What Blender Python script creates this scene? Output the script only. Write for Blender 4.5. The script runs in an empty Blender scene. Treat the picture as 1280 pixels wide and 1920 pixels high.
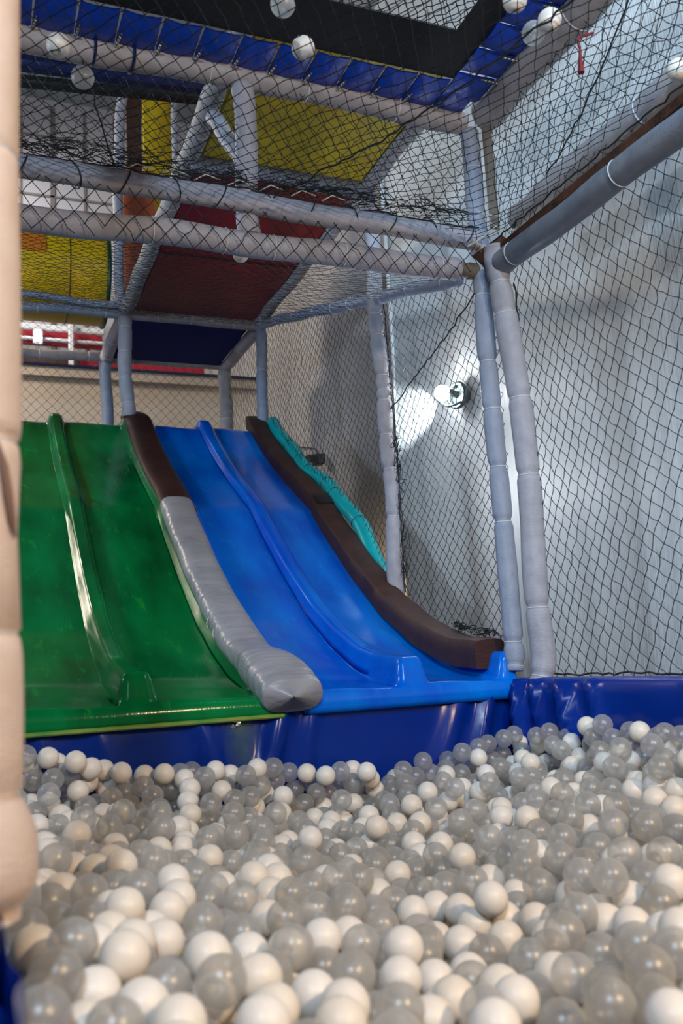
import bpy, math, random
import numpy as np
from mathutils import Vector, Matrix

S = bpy.context.scene
COL = S.collection
rnd = random.Random(7)
rng = np.random.default_rng(7)
PI = math.pi

# ------------------------------------------------------------------ camera
FPX, YAW, PITCH, ROLL = 1700.0, 0.391, 0.1623, -0.0559
CAM = np.array([0.0, 0.0, 0.70])
_cy, _sy, _cp, _sp = math.cos(YAW), math.sin(YAW), math.cos(PITCH), math.sin(PITCH)
FWD = np.array([_sy * _cp, _cy * _cp, _sp])
_rt = np.array([_cy, -_sy, 0.0])
_up = np.cross(_rt, FWD)
RIGHT = math.cos(ROLL) * _rt + math.sin(ROLL) * _up
UP = -math.sin(ROLL) * _rt + math.cos(ROLL) * _up
cd = bpy.data.cameras.new('camera')
cd.sensor_fit = 'VERTICAL'; cd.sensor_height = 36.0; cd.lens = FPX / 1920 * 36.0
cd.clip_start = 0.02; cd.clip_end = 60
cd.dof.use_dof = True; cd.dof.focus_distance = 3.3; cd.dof.aperture_fstop = 4.0
cam = bpy.data.objects.new('camera', cd); COL.objects.link(cam)
M = Matrix.Identity(4)
for i in range(3):
    M[i][0], M[i][1], M[i][2], M[i][3] = RIGHT[i], UP[i], -FWD[i], CAM[i]
cam.matrix_world = M
S.camera = cam

def at(u, v, axis, val):
    """a point of the place: where the sight line of a picture position meets a plane"""
    d = RIGHT * ((u - 640) / FPX) - UP * ((v - 960) / FPX) + FWD
    i = 'xyz'.index(axis)
    return CAM + d * ((val - CAM[i]) / d[i])

# ------------------------------------------------------------------ light
w = bpy.data.worlds.new('hall_air'); S.world = w; w.use_nodes = True
w.node_tree.nodes['Background'].inputs[0].default_value = (0.62, 0.74, 1.0, 1)
w.node_tree.nodes['Background'].inputs[1].default_value = 0.14

def light(name, kind, loc, target, energy, color, size=0.5, size_y=None, spot=None, blend=0.3):
    l = bpy.data.lights.new(name, kind); l.energy = energy; l.color = color
    if kind == 'AREA':
        l.size = size
        if size_y: l.shape = 'RECTANGLE'; l.size_y = size_y
    else:
        l.shadow_soft_size = size
    if kind == 'SPOT':
        l.spot_size = spot; l.spot_blend = blend
    o = bpy.data.objects.new(name, l); COL.objects.link(o); o.location = loc
    o.rotation_euler = (Vector(target) - Vector(loc)).to_track_quat('-Z', 'Y').to_euler()
    return o

COOL, WARM = (0.66, 0.82, 1.0), (1.0, 0.71, 0.43)
light('hall_lamp_cool', 'AREA', (-0.45, -0.8, 2.35), (0.7, 2.6, 1.2), 50, COOL, 0.08)
light('hall_lamp_warm', 'AREA', (1.35, -0.9, 1.9), (0.8, 1.6, 0.6), 52, WARM, 0.11)
light('tarpaulin_fill', 'SPOT', (0.2, -1.0, 3.7), (2.1, 1.9, 2.3), 680, (0.54, 0.78, 1.0), 0.6, spot=1.05, blend=0.7)  # unseen spot added as cool fill on the tarpaulin, no fixture there
light('side_lamp_high', 'AREA', (1.93, 0.9, 3.9), (2.0, 1.9, 0.6), 26, COOL, 0.3, 1.6)
light('hall_lamp_back', 'AREA', (-1.7, 6.3, 3.9), (1.0, 7.5, 2.5), 95, (1.0, 0.86, 0.70), 0.5)
light('deck_fill', 'AREA', (-2.1, 3.3, 2.55), (0.5, 5.2, 3.1), 55, COOL, 0.5)  # unseen light added low at the left, brightens tunnel and deck undersides
light('hall_lamp_far', 'AREA', (-0.5, 8.6, 6.0), (0.3, 9.6, 3.5), 70, (1.0, 0.95, 0.9), 1.0)
light('lamp_behind_slide', 'POINT', (2.14, 5.0, 1.1), (2.1, 5, 0), 5, (1.0, 0.72, 0.35), 0.06)

vs = S.view_settings
vs.view_transform = 'Standard'; vs.look = 'None'; vs.gamma = 1.0; vs.exposure = 0.10
vs.use_curve_mapping = False
S.cycles.max_bounces = 10; S.cycles.transparent_max_bounces = 24
S.cycles.diffuse_bounces = 4; S.cycles.glossy_bounces = 3; S.cycles.transmission_bounces = 8
S.cycles.caustics_reflective = False; S.cycles.caustics_refractive = False
S.cycles.sample_clamp_indirect = 4.0

# ------------------------------------------------------------------ materials
def new_mat(name):
    m = bpy.data.materials.new(name); m.use_nodes = True
    nt = m.node_tree
    return m, nt, nt.nodes['Principled BSDF']

def mat(name, col, rough=0.5, metal=0.0, coat=0.0, col2=None, vscale=6.0, vstretch=(1, 1, 1), bump=0.0, bscale=60.0,
        bstretch=(1, 1, 1), coord='Object', vlo=0.35, vhi=0.7, emit=None, alpha=None, sheen=0.0, spec=0.5):
    m, nt, b = new_mat(name)
    b.inputs['Base Color'].default_value = (*col, 1)
    b.inputs['Roughness'].default_value = rough
    b.inputs['Metallic'].default_value = metal
    b.inputs['Coat Weight'].default_value = coat
    b.inputs['Coat Roughness'].default_value = 0.12
    b.inputs['Specular IOR Level'].default_value = spec
    if emit:
        b.inputs['Emission Color'].default_value = (*emit[0], 1); b.inputs['Emission Strength'].default_value = emit[1]
    tc = nt.nodes.new('ShaderNodeTexCoord') if (col2 or bump) else None
    def noise(scale, stretch, detail=4):
        mp = nt.nodes.new('ShaderNodeMapping'); mp.inputs['Scale'].default_value = stretch
        nt.links.new(tc.outputs[coord], mp.inputs[0])
        n = nt.nodes.new('ShaderNodeTexNoise'); n.inputs['Scale'].default_value = scale; n.inputs['Detail'].default_value = detail
        nt.links.new(mp.outputs[0], n.inputs['Vector'])
        return n
    if col2:
        n = noise(vscale, vstretch)
        r = nt.nodes.new('ShaderNodeMapRange'); r.inputs[1].default_value = vlo; r.inputs[2].default_value = vhi
        nt.links.new(n.outputs[0], r.inputs[0])
        mx = nt.nodes.new('ShaderNodeMix'); mx.data_type = 'RGBA'
        mx.inputs[6].default_value = (*col, 1); mx.inputs[7].default_value = (*col2, 1)
        nt.links.new(r.outputs[0], mx.inputs[0]); nt.links.new(mx.outputs[2], b.inputs['Base Color'])
    if bump:
        n = noise(bscale, bstretch, 3)
        bp = nt.nodes.new('ShaderNodeBump'); bp.inputs['Strength'].default_value = bump; bp.inputs['Distance'].default_value = 0.01
        nt.links.new(n.outputs[0], bp.inputs['Height']); nt.links.new(bp.outputs[0], b.inputs['Normal'])
    return m

def foam(name, c, c2):
    return mat(name, c, 0.42, col2=c2, vscale=3, vstretch=(1, 6, 1), bump=0.35, bscale=9, bstretch=(1.0, 60, 1), coord='UV', spec=0.4)

FOAM = foam('grey_foam_sleeve', (0.31, 0.31, 0.36), (0.38, 0.38, 0.43))
FOAM_BLUE = foam('bluish_grey_foam_sleeve', (0.24, 0.28, 0.37), (0.30, 0.34, 0.43))
FOAM_DARK = foam('dull_grey_foam_sleeve', (0.17, 0.19, 0.23), (0.22, 0.24, 0.28))
FOAM_OLD = foam('worn_grey_foam_sleeve', (0.27, 0.25, 0.26), (0.36, 0.34, 0.35))
FOAM_NEAR = foam('pale_foam_sleeve', (0.55, 0.42, 0.34), (0.60, 0.48, 0.40))
TURQ = mat('turquoise_foam', (0.0, 0.34, 0.36), 0.35, col2=(0.0, 0.42, 0.43), coord='UV', vscale=8)
TIE = mat('white_zip_tie', (0.55, 0.57, 0.62), 0.4)
TIE_BLACK = mat('black_zip_tie', (0.012, 0.012, 0.014), 0.4)
CORD = mat('black_net_cord', (0.008, 0.011, 0.012), 0.6)
LACE = mat('white_lacing_cord', (0.5, 0.45, 0.38), 0.7)
RUST = mat('rusty_steel', (0.10, 0.035, 0.015), 0.7, 0.3, col2=(0.035, 0.014, 0.008), vscale=20, bump=0.4)
STEEL = mat('galvanised_steel', (0.26, 0.25, 0.20), 0.4, 0.8)
TAPE = mat('brown_parcel_tape', (0.10, 0.085, 0.065), 0.35, col2=(0.15, 0.13, 0.10), vscale=14)
VINYL = mat('blue_vinyl', (0.001, 0.018, 0.19), 0.22, spec=0.2, col2=(0.003, 0.028, 0.24), vscale=3, bump=0.12, bscale=9)
NAVY = mat('navy_vinyl', (0.006, 0.012, 0.07), 0.35, bump=0.2, bscale=10)
SKIRT = mat('blue_skirt_fabric', (0.003, 0.055, 0.50), 0.4, bump=0.5, bscale=22, col2=(0.003, 0.04, 0.38), vscale=9)
MATBLK = mat('black_trampoline_fabric', (0.006, 0.007, 0.010), 0.75, bump=0.2, bscale=200)
BROWN = mat('brown_vinyl_pad', (0.050, 0.020, 0.016), 0.5, spec=0.25, bump=0.25, bscale=30, bstretch=(1, 6, 6), col2=(0.035, 0.014, 0.012), vscale=12)
GREYFAB = mat('grey_nylon_fabric', (0.34, 0.34, 0.37), 0.36, bump=1.0, bscale=9, bstretch=(0.7, 2.6, 1.6), col2=(0.25, 0.25, 0.28), vscale=8, sheen=0.3)
YELLOW = mat('yellow_vinyl', (0.62, 0.44, 0.006), 0.4, col2=(0.50, 0.34, 0.004), vscale=7, bump=0.1, bscale=20)
YTUBE = mat('yellow_tunnel_plastic', (0.80, 0.52, 0.0), 0.35, col2=(0.7, 0.42, 0.0), vscale=3)
ORANGE = mat('orange_plastic', (0.72, 0.20, 0.01), 0.4)
ORANGE_B = mat('orange_board', (0.42, 0.085, 0.02), 0.5)
RED = mat('dark_red_vinyl', (0.30, 0.010, 0.008), 0.45, col2=(0.24, 0.008, 0.008), vscale=4, bump=0.1, bscale=30)
DKBLUE = mat('dark_blue_vinyl', (0.006, 0.016, 0.13), 0.8, bump=0.1, bscale=30, spec=0.15)
DKGREEN = mat('dark_green_ring', (0.0, 0.06, 0.025), 0.4)
SHEET = mat('white_tarpaulin', (0.62, 0.64, 0.64), 0.45, bump=0.35, bscale=8, bstretch=(1, 14, 0.25), col2=(0.55, 0.57, 0.58), vscale=2.0, vstretch=(1, 5, 0.3))
WALLM = mat('pale_plaster', (0.34, 0.33, 0.33), 0.7, col2=(0.26, 0.25, 0.26), vscale=1.6, bump=0.1, bscale=40)
CREAM = mat('cream_plaster', (0.52, 0.45, 0.38), 0.75, col2=(0.44, 0.38, 0.32), vscale=1.4, bump=0.1, bscale=40)
PANELW = mat('white_cladding', (0.40, 0.40, 0.44), 0.6)
JOINT = mat('grey_joint', (0.16, 0.14, 0.14), 0.7)
REDBAND = mat('red_band', (0.36, 0.012, 0.03), 0.5)
WHITEP = mat('white_paint', (0.7, 0.72, 0.75), 0.4)
BROWNP = mat('brown_panel', (0.05, 0.018, 0.010), 0.6)
CEILM = mat('pale_ceiling', (0.20, 0.23, 0.25), 0.8)
FLOORM = mat('grey_floor', (0.12, 0.12, 0.13), 0.7)
YEDGE = mat('yellow_edge', (0.55, 0.38, 0.02), 0.5)
YGREEN = mat('worn_yellow_green_edge', (0.22, 0.29, 0.04), 0.5, col2=(0.05, 0.22, 0.03), vscale=9, vstretch=(1, 0.2, 0.2))
GLOW = mat('lit_lamp_glass', (1, 1, 1), 0.3, emit=((0.92, 0.97, 1.0), 90.0))
GLOWFAR = mat('far_lit_lamp', (1, 1, 1), 0.3, emit=((0.9, 0.95, 1.0), 30.0))
LAMPBODY = mat('grey_lamp_housing', (0.06, 0.085, 0.09), 0.35, 0.5)
SEAM = mat('tan_foam_inside', (0.16, 0.085, 0.055), 0.7)
BLACKP = mat('black_plastic', (0.01, 0.011, 0.012), 0.4)
REDCORD = mat('dark_red_ribbon', (0.13, 0.006, 0.012), 0.7)
FOIL = mat('silver_foil', (0.7, 0.7, 0.75), 0.25, 0.8, bump=0.6, bscale=60)
PAPERW = mat('white_paper', (0.75, 0.73, 0.68), 0.7)
FILTER = mat('yellow_tip', (0.7, 0.42, 0.05), 0.6)

def slide_mat(name, c, c2, scuff, lo=0.58):
    m = mat(name, c, 0.15, coat=0.0, spec=0.2, col2=c2, vscale=3.2, vstretch=(1.6, 0.6, 0.6), vlo=0.32, vhi=0.66, bump=0.05, bscale=3, bstretch=(40, 1, 1))
    nt = m.node_tree; b = nt.nodes['Principled BSDF']
    base = b.inputs['Base Color'].links[0].from_socket
    tc = nt.nodes.new('ShaderNodeTexCoord'); mp = nt.nodes.new('ShaderNodeMapping'); mp.inputs['Scale'].default_value = (16, 5, 5)
    n = nt.nodes.new('ShaderNodeTexNoise'); n.inputs['Scale'].default_value = 1.3; n.inputs['Detail'].default_value = 6; n.inputs['Roughness'].default_value = 0.7
    r = nt.nodes.new('ShaderNodeMapRange'); r.inputs[1].default_value = lo; r.inputs[2].default_value = lo + 0.14; r.inputs[4].default_value = 0.5
    mx = nt.nodes.new('ShaderNodeMix'); mx.data_type = 'RGBA'; mx.inputs[7].default_value = (*scuff, 1)
    nt.links.new(tc.outputs['Object'], mp.inputs[0]); nt.links.new(mp.outputs[0], n.inputs['Vector']); nt.links.new(n.outputs[0], r.inputs[0])
    nt.links.new(r.outputs[0], mx.inputs[0]); nt.links.new(base, mx.inputs[6]); nt.links.new(mx.outputs[2], b.inputs['Base Color'])
    return m
GREEN_S = slide_mat('green_slide_fibreglass', (0.0, 0.080, 0.020), (0.0, 0.19, 0.048), (0.02, 0.36, 0.04))
BLUE_S = slide_mat('blue_slide_fibreglass', (0.0, 0.075, 0.54), (0.0, 0.165, 0.70), (0.01, 0.27, 0.74))

def ball_mat(name, clear):
    m, nt, b = new_mat(name)
    info = nt.nodes.new('ShaderNodeObjectInfo')
    ramp = nt.nodes.new('ShaderNodeMix'); ramp.data_type = 'RGBA'
    nt.links.new(info.outputs['Random'], ramp.inputs[0])
    if not clear:
        ramp.inputs[6].default_value = (0.70, 0.63, 0.54, 1); ramp.inputs[7].default_value = (0.74, 0.70, 0.65, 1)
        nt.links.new(ramp.outputs[2], b.inputs['Base Color'])
        b.inputs['Roughness'].default_value = 0.42
        b.inputs['Subsurface Weight'].default_value = 0.0
        return m
    ramp.inputs[6].default_value = (0.70, 0.67, 0.62, 1); ramp.inputs[7].default_value = (0.80, 0.79, 0.78, 1)
    out = nt.nodes['Material Output']
    tr = nt.nodes.new('ShaderNodeBsdfTransparent'); tr.inputs[0].default_value = (0.96, 0.96, 0.95, 1)
    tl = nt.nodes.new('ShaderNodeBsdfTranslucent'); nt.links.new(ramp.outputs[2], tl.inputs[0])
    df = nt.nodes.new('ShaderNodeBsdfDiffuse'); nt.links.new(ramp.outputs[2], df.inputs[0])
    gl = nt.nodes.new('ShaderNodeBsdfGlossy'); gl.inputs['Roughness'].default_value = 0.33
    m1 = nt.nodes.new('ShaderNodeMixShader'); m1.inputs[0].default_value = 0.68
    nt.links.new(df.outputs[0], m1.inputs[1]); nt.links.new(tl.outputs[0], m1.inputs[2])
    lw = nt.nodes.new('ShaderNodeLayerWeight'); lw.inputs[0].default_value = 0.30
    mr = nt.nodes.new('ShaderNodeMapRange'); mr.inputs[3].default_value = 0.60; mr.inputs[4].default_value = 0.22
    nt.links.new(lw.outputs['Facing'], mr.inputs[0])
    m2 = nt.nodes.new('ShaderNodeMixShader')
    nt.links.new(mr.outputs[0], m2.inputs[0]); nt.links.new(m1.outputs[0], m2.inputs[1]); nt.links.new(tr.outputs[0], m2.inputs[2])
    m3 = nt.nodes.new('ShaderNodeMixShader'); m3.inputs[0].default_value = 0.06
    nt.links.new(m2.outputs[0], m3.inputs[1]); nt.links.new(gl.outputs[0], m3.inputs[2])
    nt.links.new(m3.outputs[0], out.inputs['Surface'])
    return m
BALL_W = ball_mat('white_ball_plastic', False)
BALL_C = ball_mat('frosted_ball_plastic', True)

# ------------------------------------------------------------------ mesh helpers
WO = {}     # object name -> world origin

class MB:
    """collects shapes; build() links them as ONE mesh object"""
    def __init__(self): self.v = []; self.f = []; self.uv = []; self.n = 0
    def add(self, v, f, uv=None):
        v = np.asarray(v, float).reshape(-1, 3)
        self.v.append(v); self.f += [tuple(i + self.n for i in q) for q in f]
        self.uv.append(np.zeros((len(v), 2)) if uv is None else np.asarray(uv, float).reshape(-1, 2))
        self.n += len(v); return self
    def box(self, c, s, rot=None, bev=0.0):
        c = np.array(c, float); h = np.array(s, float) / 2
        if bev > 0:
            b = min(bev, h.min() * 0.9); pts = []
            for sx in (-1, 1):
                for sy in (-1, 1):
                    for sz in (-1, 1):
                        k = np.array([sx, sy, sz])
                        for ax in range(3):
                            p = k * (h - b); p[ax] = k[ax] * h[ax]; pts.append(p)
            idx = lambda sx, sy, sz, ax: ((sx > 0) * 4 + (sy > 0) * 2 + (sz > 0)) * 3 + ax
            F = []
            for ax in range(3):
                o = [a for a in range(3) if a != ax]
                for s_ in (-1, 1):
                    q = []
                    for a, d in ((-1, -1), (1, -1), (1, 1), (-1, 1)):
                        k = [0, 0, 0]; k[ax] = s_; k[o[0]] = a; k[o[1]] = d; q.append(idx(*k, ax))
                    F.append(q)
                for a in (-1, 1):
                    for d in (-1, 1):
                        k0 = [0, 0, 0]; k1 = [0, 0, 0]
                        for kk, e in ((k0, -1), (k1, 1)): kk[ax] = e; kk[o[0]] = a; kk[o[1]] = d
                        F.append([idx(*k0, o[0]), idx(*k1, o[0]), idx(*k1, o[1]), idx(*k0, o[1])])
            for sx in (-1, 1):
                for sy in (-1, 1):
                    for sz in (-1, 1): F.append([idx(sx, sy, sz, a) for a in range(3)])
            V = np.array(pts)
        else:
            V = np.array([[x, y, z] for x in (-1, 1) for y in (-1, 1) for z in (-1, 1)]) * h
            F = [(0, 1, 3, 2), (4, 6, 7, 5), (0, 4, 5, 1), (2, 3, 7, 6), (0, 2, 6, 4), (1, 5, 7, 3)]
        if rot is not None: V = V @ np.array(rot).T
        return self.add(V + c, F)
    def grid(self, P, uv=None, closed_v=False, flip=False):
        P = np.asarray(P, float); m, n = P.shape[:2]; F = []
        for i in range(m - 1):
            for j in range(n if closed_v else n - 1):
                k = (j + 1) % n; q = (i * n + j, i * n + k, (i + 1) * n + k, (i + 1) * n + j)
                F.append(q[::-1] if flip else q)
        return self.add(P, F, uv)
    def tube(self, pts, rad, n=16, caps=True, squash=None):
        P = np.array(pts, float); k = len(P); R = np.full(k, rad) if np.isscalar(rad) else np.asarray(rad, float)
        T = np.gradient(P, axis=0); T /= np.linalg.norm(T, axis=1)[:, None] + 1e-12
        ref = np.array([0, 0, 1.0]) if abs(T[:, 2]).mean() < 0.8 else np.array([1.0, 0, 0])
        a = np.cross(T, ref); a /= np.linalg.norm(a, axis=1)[:, None]; b = np.cross(a, T)
        th = np.arange(n) * 2 * PI / n
        s = np.concatenate([[0], np.cumsum(np.linalg.norm(np.diff(P, axis=0), axis=1))])
        V = P[:, None] + R[:, None, None] * (np.cos(th)[None, :, None] * a[:, None] + np.sin(th)[None, :, None] * b[:, None])
        uv = np.stack(np.broadcast_arrays((np.abs(th / PI - 1))[None, :], s[:, None]), -1)
        self.grid(V, uv, closed_v=True)
        if caps:
            b0 = self.n - k * n
            self.f.append(tuple(b0 + j for j in range(n))); self.f.append(tuple(b0 + (k - 1) * n + j for j in reversed(range(n))))
        return self
    def ball(self, c, r, nu=20, nv=12, sc=(1, 1, 1)):
        V = [[0, 0, -1]]
        for i in range(1, nv):
            p = -PI / 2 + PI * i / nv
            V += [[math.cos(p) * math.cos(2 * PI * j / nu), math.cos(p) * math.sin(2 * PI * j / nu), math.sin(p)] for j in range(nu)]
        V.append([0, 0, 1]); F = []
        for j in range(nu): F.append((0, 1 + (j + 1) % nu, 1 + j))
        for i in range(nv - 2):
            for j in range(nu):
                a = 1 + i * nu + j; b = 1 + i * nu + (j + 1) % nu; F.append((a, b, b + nu, a + nu))
        t = len(V) - 1; o = 1 + (nv - 2) * nu
        for j in range(nu): F.append((o + j, o + (j + 1) % nu, t))
        return self.add(np.array(V) * r * np.array(sc) + np.array(c), F)
    def build(self, name, m, parent=None, smooth=True, origin=None, angle=0.7):
        V = np.concatenate(self.v); UV = np.concatenate(self.uv)
        if origin is None:
            lo, hi = V.min(0), V.max(0); origin = np.array([(lo[0] + hi[0]) / 2, (lo[1] + hi[1]) / 2, lo[2]])
        origin = np.array(origin, float)
        me = bpy.data.meshes.new(name)
        cnt = np.array([len(q) for q in self.f]); idx = np.concatenate([np.array(q) for q in self.f]).astype(np.int32)
        me.vertices.add(len(V)); me.vertices.foreach_set('co', (V - origin).astype(np.float32).ravel())
        me.loops.add(len(idx)); me.loops.foreach_set('vertex_index', idx)
        me.polygons.add(len(cnt)); me.polygons.foreach_set('loop_start', (np.cumsum(cnt) - cnt).astype(np.int32))
        me.polygons.foreach_set('loop_total', cnt.astype(np.int32))
        me.update(calc_edges=True)
        if np.any(UV):
            l = me.uv_layers.new(name='UVMap'); l.data.foreach_set('uv', UV[idx].astype(np.float32).ravel())
        me.polygons.foreach_set('use_smooth', np.full(len(cnt), smooth))
        if smooth and angle: me.set_sharp_from_angle(angle=angle)
        me.materials.append(m); me.validate()
        o = bpy.data.objects.new(name, me); COL.objects.link(o)
        place(o, origin, parent)
        return o

def place(o, origin, parent=None):
    WO[o.name] = np.array(origin, float)
    if parent is not None:
        o.parent = parent; o.location = WO[o.name] - WO[parent.name]
    else: o.location = origin

def empty(name, loc):
    o = bpy.data.objects.new(name, None); COL.objects.link(o); o.empty_display_size = 0.05
    place(o, loc); return o

def tag(o, label=None, cat=None, group=None, kind=None):
    if label: o['label'] = label
    if cat: o['category'] = cat
    if group: o['group'] = group
    if kind: o['kind'] = kind
    return o

def spline(pts, step=0.015):
    P = np.array(pts, float)
    if len(P) == 2:
        n = max(3, int(np.linalg.norm(P[1] - P[0]) / step)); t = np.linspace(0, 1, n)[:, None]; return P[0] * (1 - t) + P[1] * t
    Q = np.vstack([2 * P[0] - P[1], P, 2 * P[-1] - P[-2]]); out = []
    for i in range(len(P) - 1):
        a, b, c, d = Q[i:i + 4]; n = max(2, int(np.linalg.norm(c - b) / step)); t = np.linspace(0, 1, n, endpoint=False)[:, None]
        out.append(0.5 * ((2 * b) + (-a + c) * t + (2 * a - 5 * b + 4 * c - d) * t ** 2 + (-a + 3 * b - 3 * c + d) * t ** 3))
    return np.vstack(out + [P[-1:]])

def strands(mb, A, B, r):
    A = np.asarray(A, float); B = np.asarray(B, float); d = B - A
    d /= np.linalg.norm(d, axis=1)[:, None] + 1e-9
    ref = np.where(np.abs(d[:, 2:3]) < 0.9, np.array([[0, 0, 1.0]]), np.array([[1.0, 0, 0]]))
    a = np.cross(d, ref); a /= np.linalg.norm(a, axis=1)[:, None] + 1e-9; b = np.cross(d, a)
    ring = [r * (math.cos(t) * a + math.sin(t) * b) for t in (0, 2.094, 4.189)]
    V = np.stack([A + ring[0], A + ring[1], A + ring[2], B + ring[0], B + ring[1], B + ring[2]], 1).reshape(-1, 3)
    F = []
    for i in range(len(A)):
        o = 6 * i; F += [(o, o + 1, o + 4, o + 3), (o + 1, o + 2, o + 5, o + 4), (o + 2, o, o + 3, o + 5)]
    mb.add(V, F)

def net(name, label, K, inside, r, border=(), jit=0.004, knot=1.9, group=None, parent=None):
    """K: (m, n, 3) knots of a net; cords join neighbours where at least one of the two knots is inside"""
    K = K + rng.normal(0, jit, K.shape) * 0.5
    mb = MB(); As, Bs = [], []
    for ax in (0, 1):
        a = K[:-1] if ax == 0 else K[:, :-1]; b = K[1:] if ax == 0 else K[:, 1:]
        ia = inside[:-1] if ax == 0 else inside[:, :-1]; ib = inside[1:] if ax == 0 else inside[:, 1:]
        m = ia | ib
        m &= (ia & ib) | (rng.random(m.shape) < 0.9)
        As.append(a[m]); Bs.append(b[m])
    A, B = np.vstack(As), np.vstack(Bs)
    mid = (A + B) / 2 + rng.normal(0, jit * 0.4, A.shape)
    strands(mb, np.vstack([A, mid]), np.vstack([mid, B]), r)
    if knot:
        C = K[inside]; k = r * knot
        off = np.array([[1, 0, 0], [-1, 0, 0], [0, 1, 0], [0, -1, 0], [0, 0, 1], [0, 0, -1]]) * k
        V = (C[:, None] + off[None]).reshape(-1, 3); F = []
        for i in range(len(C)):
            o = 6 * i
            for x in (0, 1):
                for y in (2, 3):
                    for z in (4, 5): F.append((o + x, o + y, o + z))
        mb.add(V, F)
    for p in border:
        P = spline(p, 0.03); P = P + rng.normal(0, 0.003, P.shape); mb.tube(P, r * 2.2, 5)
    o = mb.build(name, CORD, parent, smooth=False)
    return tag(o, label, 'net' if label else None, group)

def torus(mb, c, axis, R, r, n=20, k=5):
    ax = np.array(axis, float); ax /= np.linalg.norm(ax)
    ref = np.array([0, 0, 1.0]) if abs(ax[2]) < 0.8 else np.array([1.0, 0, 0])
    a = np.cross(ax, ref); a /= np.linalg.norm(a); b = np.cross(ax, a)
    th = np.arange(n) * 2 * PI / n; ph = np.arange(k) * 2 * PI / k
    rad = np.cos(th)[:, None] * a + np.sin(th)[:, None] * b
    P = np.array(c) + (R + r * np.cos(ph))[None, :, None] * rad[:, None] + (r * np.sin(ph))[None, :, None] * ax
    P = np.vstack([P, P[:1]])
    return mb.grid(P, closed_v=True)

def foam_tube(name, label, pts, r, m, ties=None, waist=0.17, wob=0.004, tie_mat=None, cat='padded pole', group=None, n=20, tie_r=0.0022, seed=0):
    """a steel pole in a foam sleeve, strapped with ties that pinch the foam"""
    P = spline(pts, 0.008 if r > 0.025 else 0.012)
    s = np.concatenate([[0], np.cumsum(np.linalg.norm(np.diff(P, axis=0), axis=1))]); L = s[-1]
    g = np.random.default_rng(abs(hash(label)) % 1 + int(L * 1000) + seed)
    if ties is None:
        k = max(1, int(L / 0.27)); ties = [(i + 0.5 + g.uniform(-0.18, 0.18)) / k for i in range(k)]
    off = sum(np.sin(s[:, None] * f + g.uniform(0, 6, 3)) * wob for f in (5.0, 11.0))
    off *= np.minimum(1, np.minimum(s, L - s) / 0.05)[:, None]
    P = P + off
    R = np.full(len(P), r) * (1 + 0.02 * np.sin(s * 23 + g.uniform(0, 6)))
    for t in ties: R = R * (1 - waist * np.exp(-((s - t * L) / 0.013) ** 2))
    R[0] *= 0.86; R[-1] *= 0.86
    o = MB().tube(P, R, n).build(name, m)
    tag(o, label, cat, group)
    for t in ties:
        i = int(np.searchsorted(s, t * L)); i = min(max(i, 1), len(P) - 2)
        torus(MB(), P[i], P[i + 1] - P[i - 1], R[i] + tie_r * 0.4, tie_r).build('zip_tie', tie_mat or TIE, o)
    return o

# ================================================================== the room
XR, YF = 1.708, 2.653            # planes of the net wall on the right and of the front of the slide frame
def slab(name, x0, x1, y0, y1, z0, z1, m, kind='structure'):
    o = MB().box(((x0 + x1) / 2, (y0 + y1) / 2, (z0 + z1) / 2), (x1 - x0, y1 - y0, z1 - z0)).build(name, m, smooth=False)
    return tag(o, kind=kind)
tag(slab('floor', -5, 5, -3, 11, -0.1, 0.0, FLOORM), 'grey floor under the play frame')
tag(slab('ceiling', -5, 5, -3, 11, 7.2, 7.3, CEILM), 'pale ceiling high above the play frame')
tag(slab('wall_right', 2.38, 2.48, -3, 11, 0, 7.2, WALLM), 'pale plaster wall behind the net on the right')
# half-height cream wall at the back with its ledge
zl = at(260, 700, 'y', 7.5)[2]
wb = tag(slab('wall_back', -3, 2.38, 7.5, 7.7, 0, zl - 0.09, CREAM), 'cream half-height wall behind the slide deck')
led = tag(slab('trim_1', -3, 2.38, 7.44, 7.72, zl - 0.09, zl - 0.01, CREAM), 'cream ledge along the half-height wall')
MB().box((-0.31, 7.44, zl - 0.002), (5.38, 0.06, 0.016)).build('dark_capping', NAVY, led)
# far hall behind it
YH = 9.6
hw = tag(slab('wall_far', -4, 2.38, YH + 0.3, YH + 0.4, 0, 7.2, PANELW), 'white clad far wall of the hall')
def far_board(name, u0, v0, u1, v1, m, label, cat, y=YH, th=0.06):
    um = (max(u0, 30) + u1) / 2; a, b = at(um, v0, 'y', y), at(um, v1, 'y', y)
    a[0] = at(u0, v0, 'y', y)[0]; b[0] = at(u1, v0, 'y', y)[0]
    return tag(MB().box(((a[0] + b[0]) / 2, y, (a[2] + b[2]) / 2), (abs(b[0] - a[0]), th, abs(b[2] - a[2]) + 1e-3), bev=0.01).build(name, m), label, cat)
far_board('red_wall_band', -60, 623, 191, 650, REDBAND, 'upper red band on the far wall beside the small lit lamp', 'wall panel')
far_board('red_wall_band', 150, 668, 391, 712, REDBAND, 'lower red band on the far wall above the cream ledge', 'wall panel')
far_board('white_wall_panel', 392, 683, 428, 716, WHITEP, 'small white panel at the right end of the lower red band', 'wall panel')
far_board('brown_wall_panel', -60, 664, 150, 700, BROWNP, 'dark brown panel above the cream ledge on the left', 'wall panel', y=YH + 0.02)
far_board('white_beam', -60, 612, 195, 622, WHITEP, 'white beam above the red band of the far wall', 'beam', y=YH - 0.1)
far_board('white_beam', -60, 636, 195, 641, WHITEP, 'thin white rail across the upper red band', 'beam', y=YH - 0.14)
far_board('white_post', 128, 590, 138, 700, WHITEP, 'slim white post in front of the brown panel', 'post', y=YH - 0.2)
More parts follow.
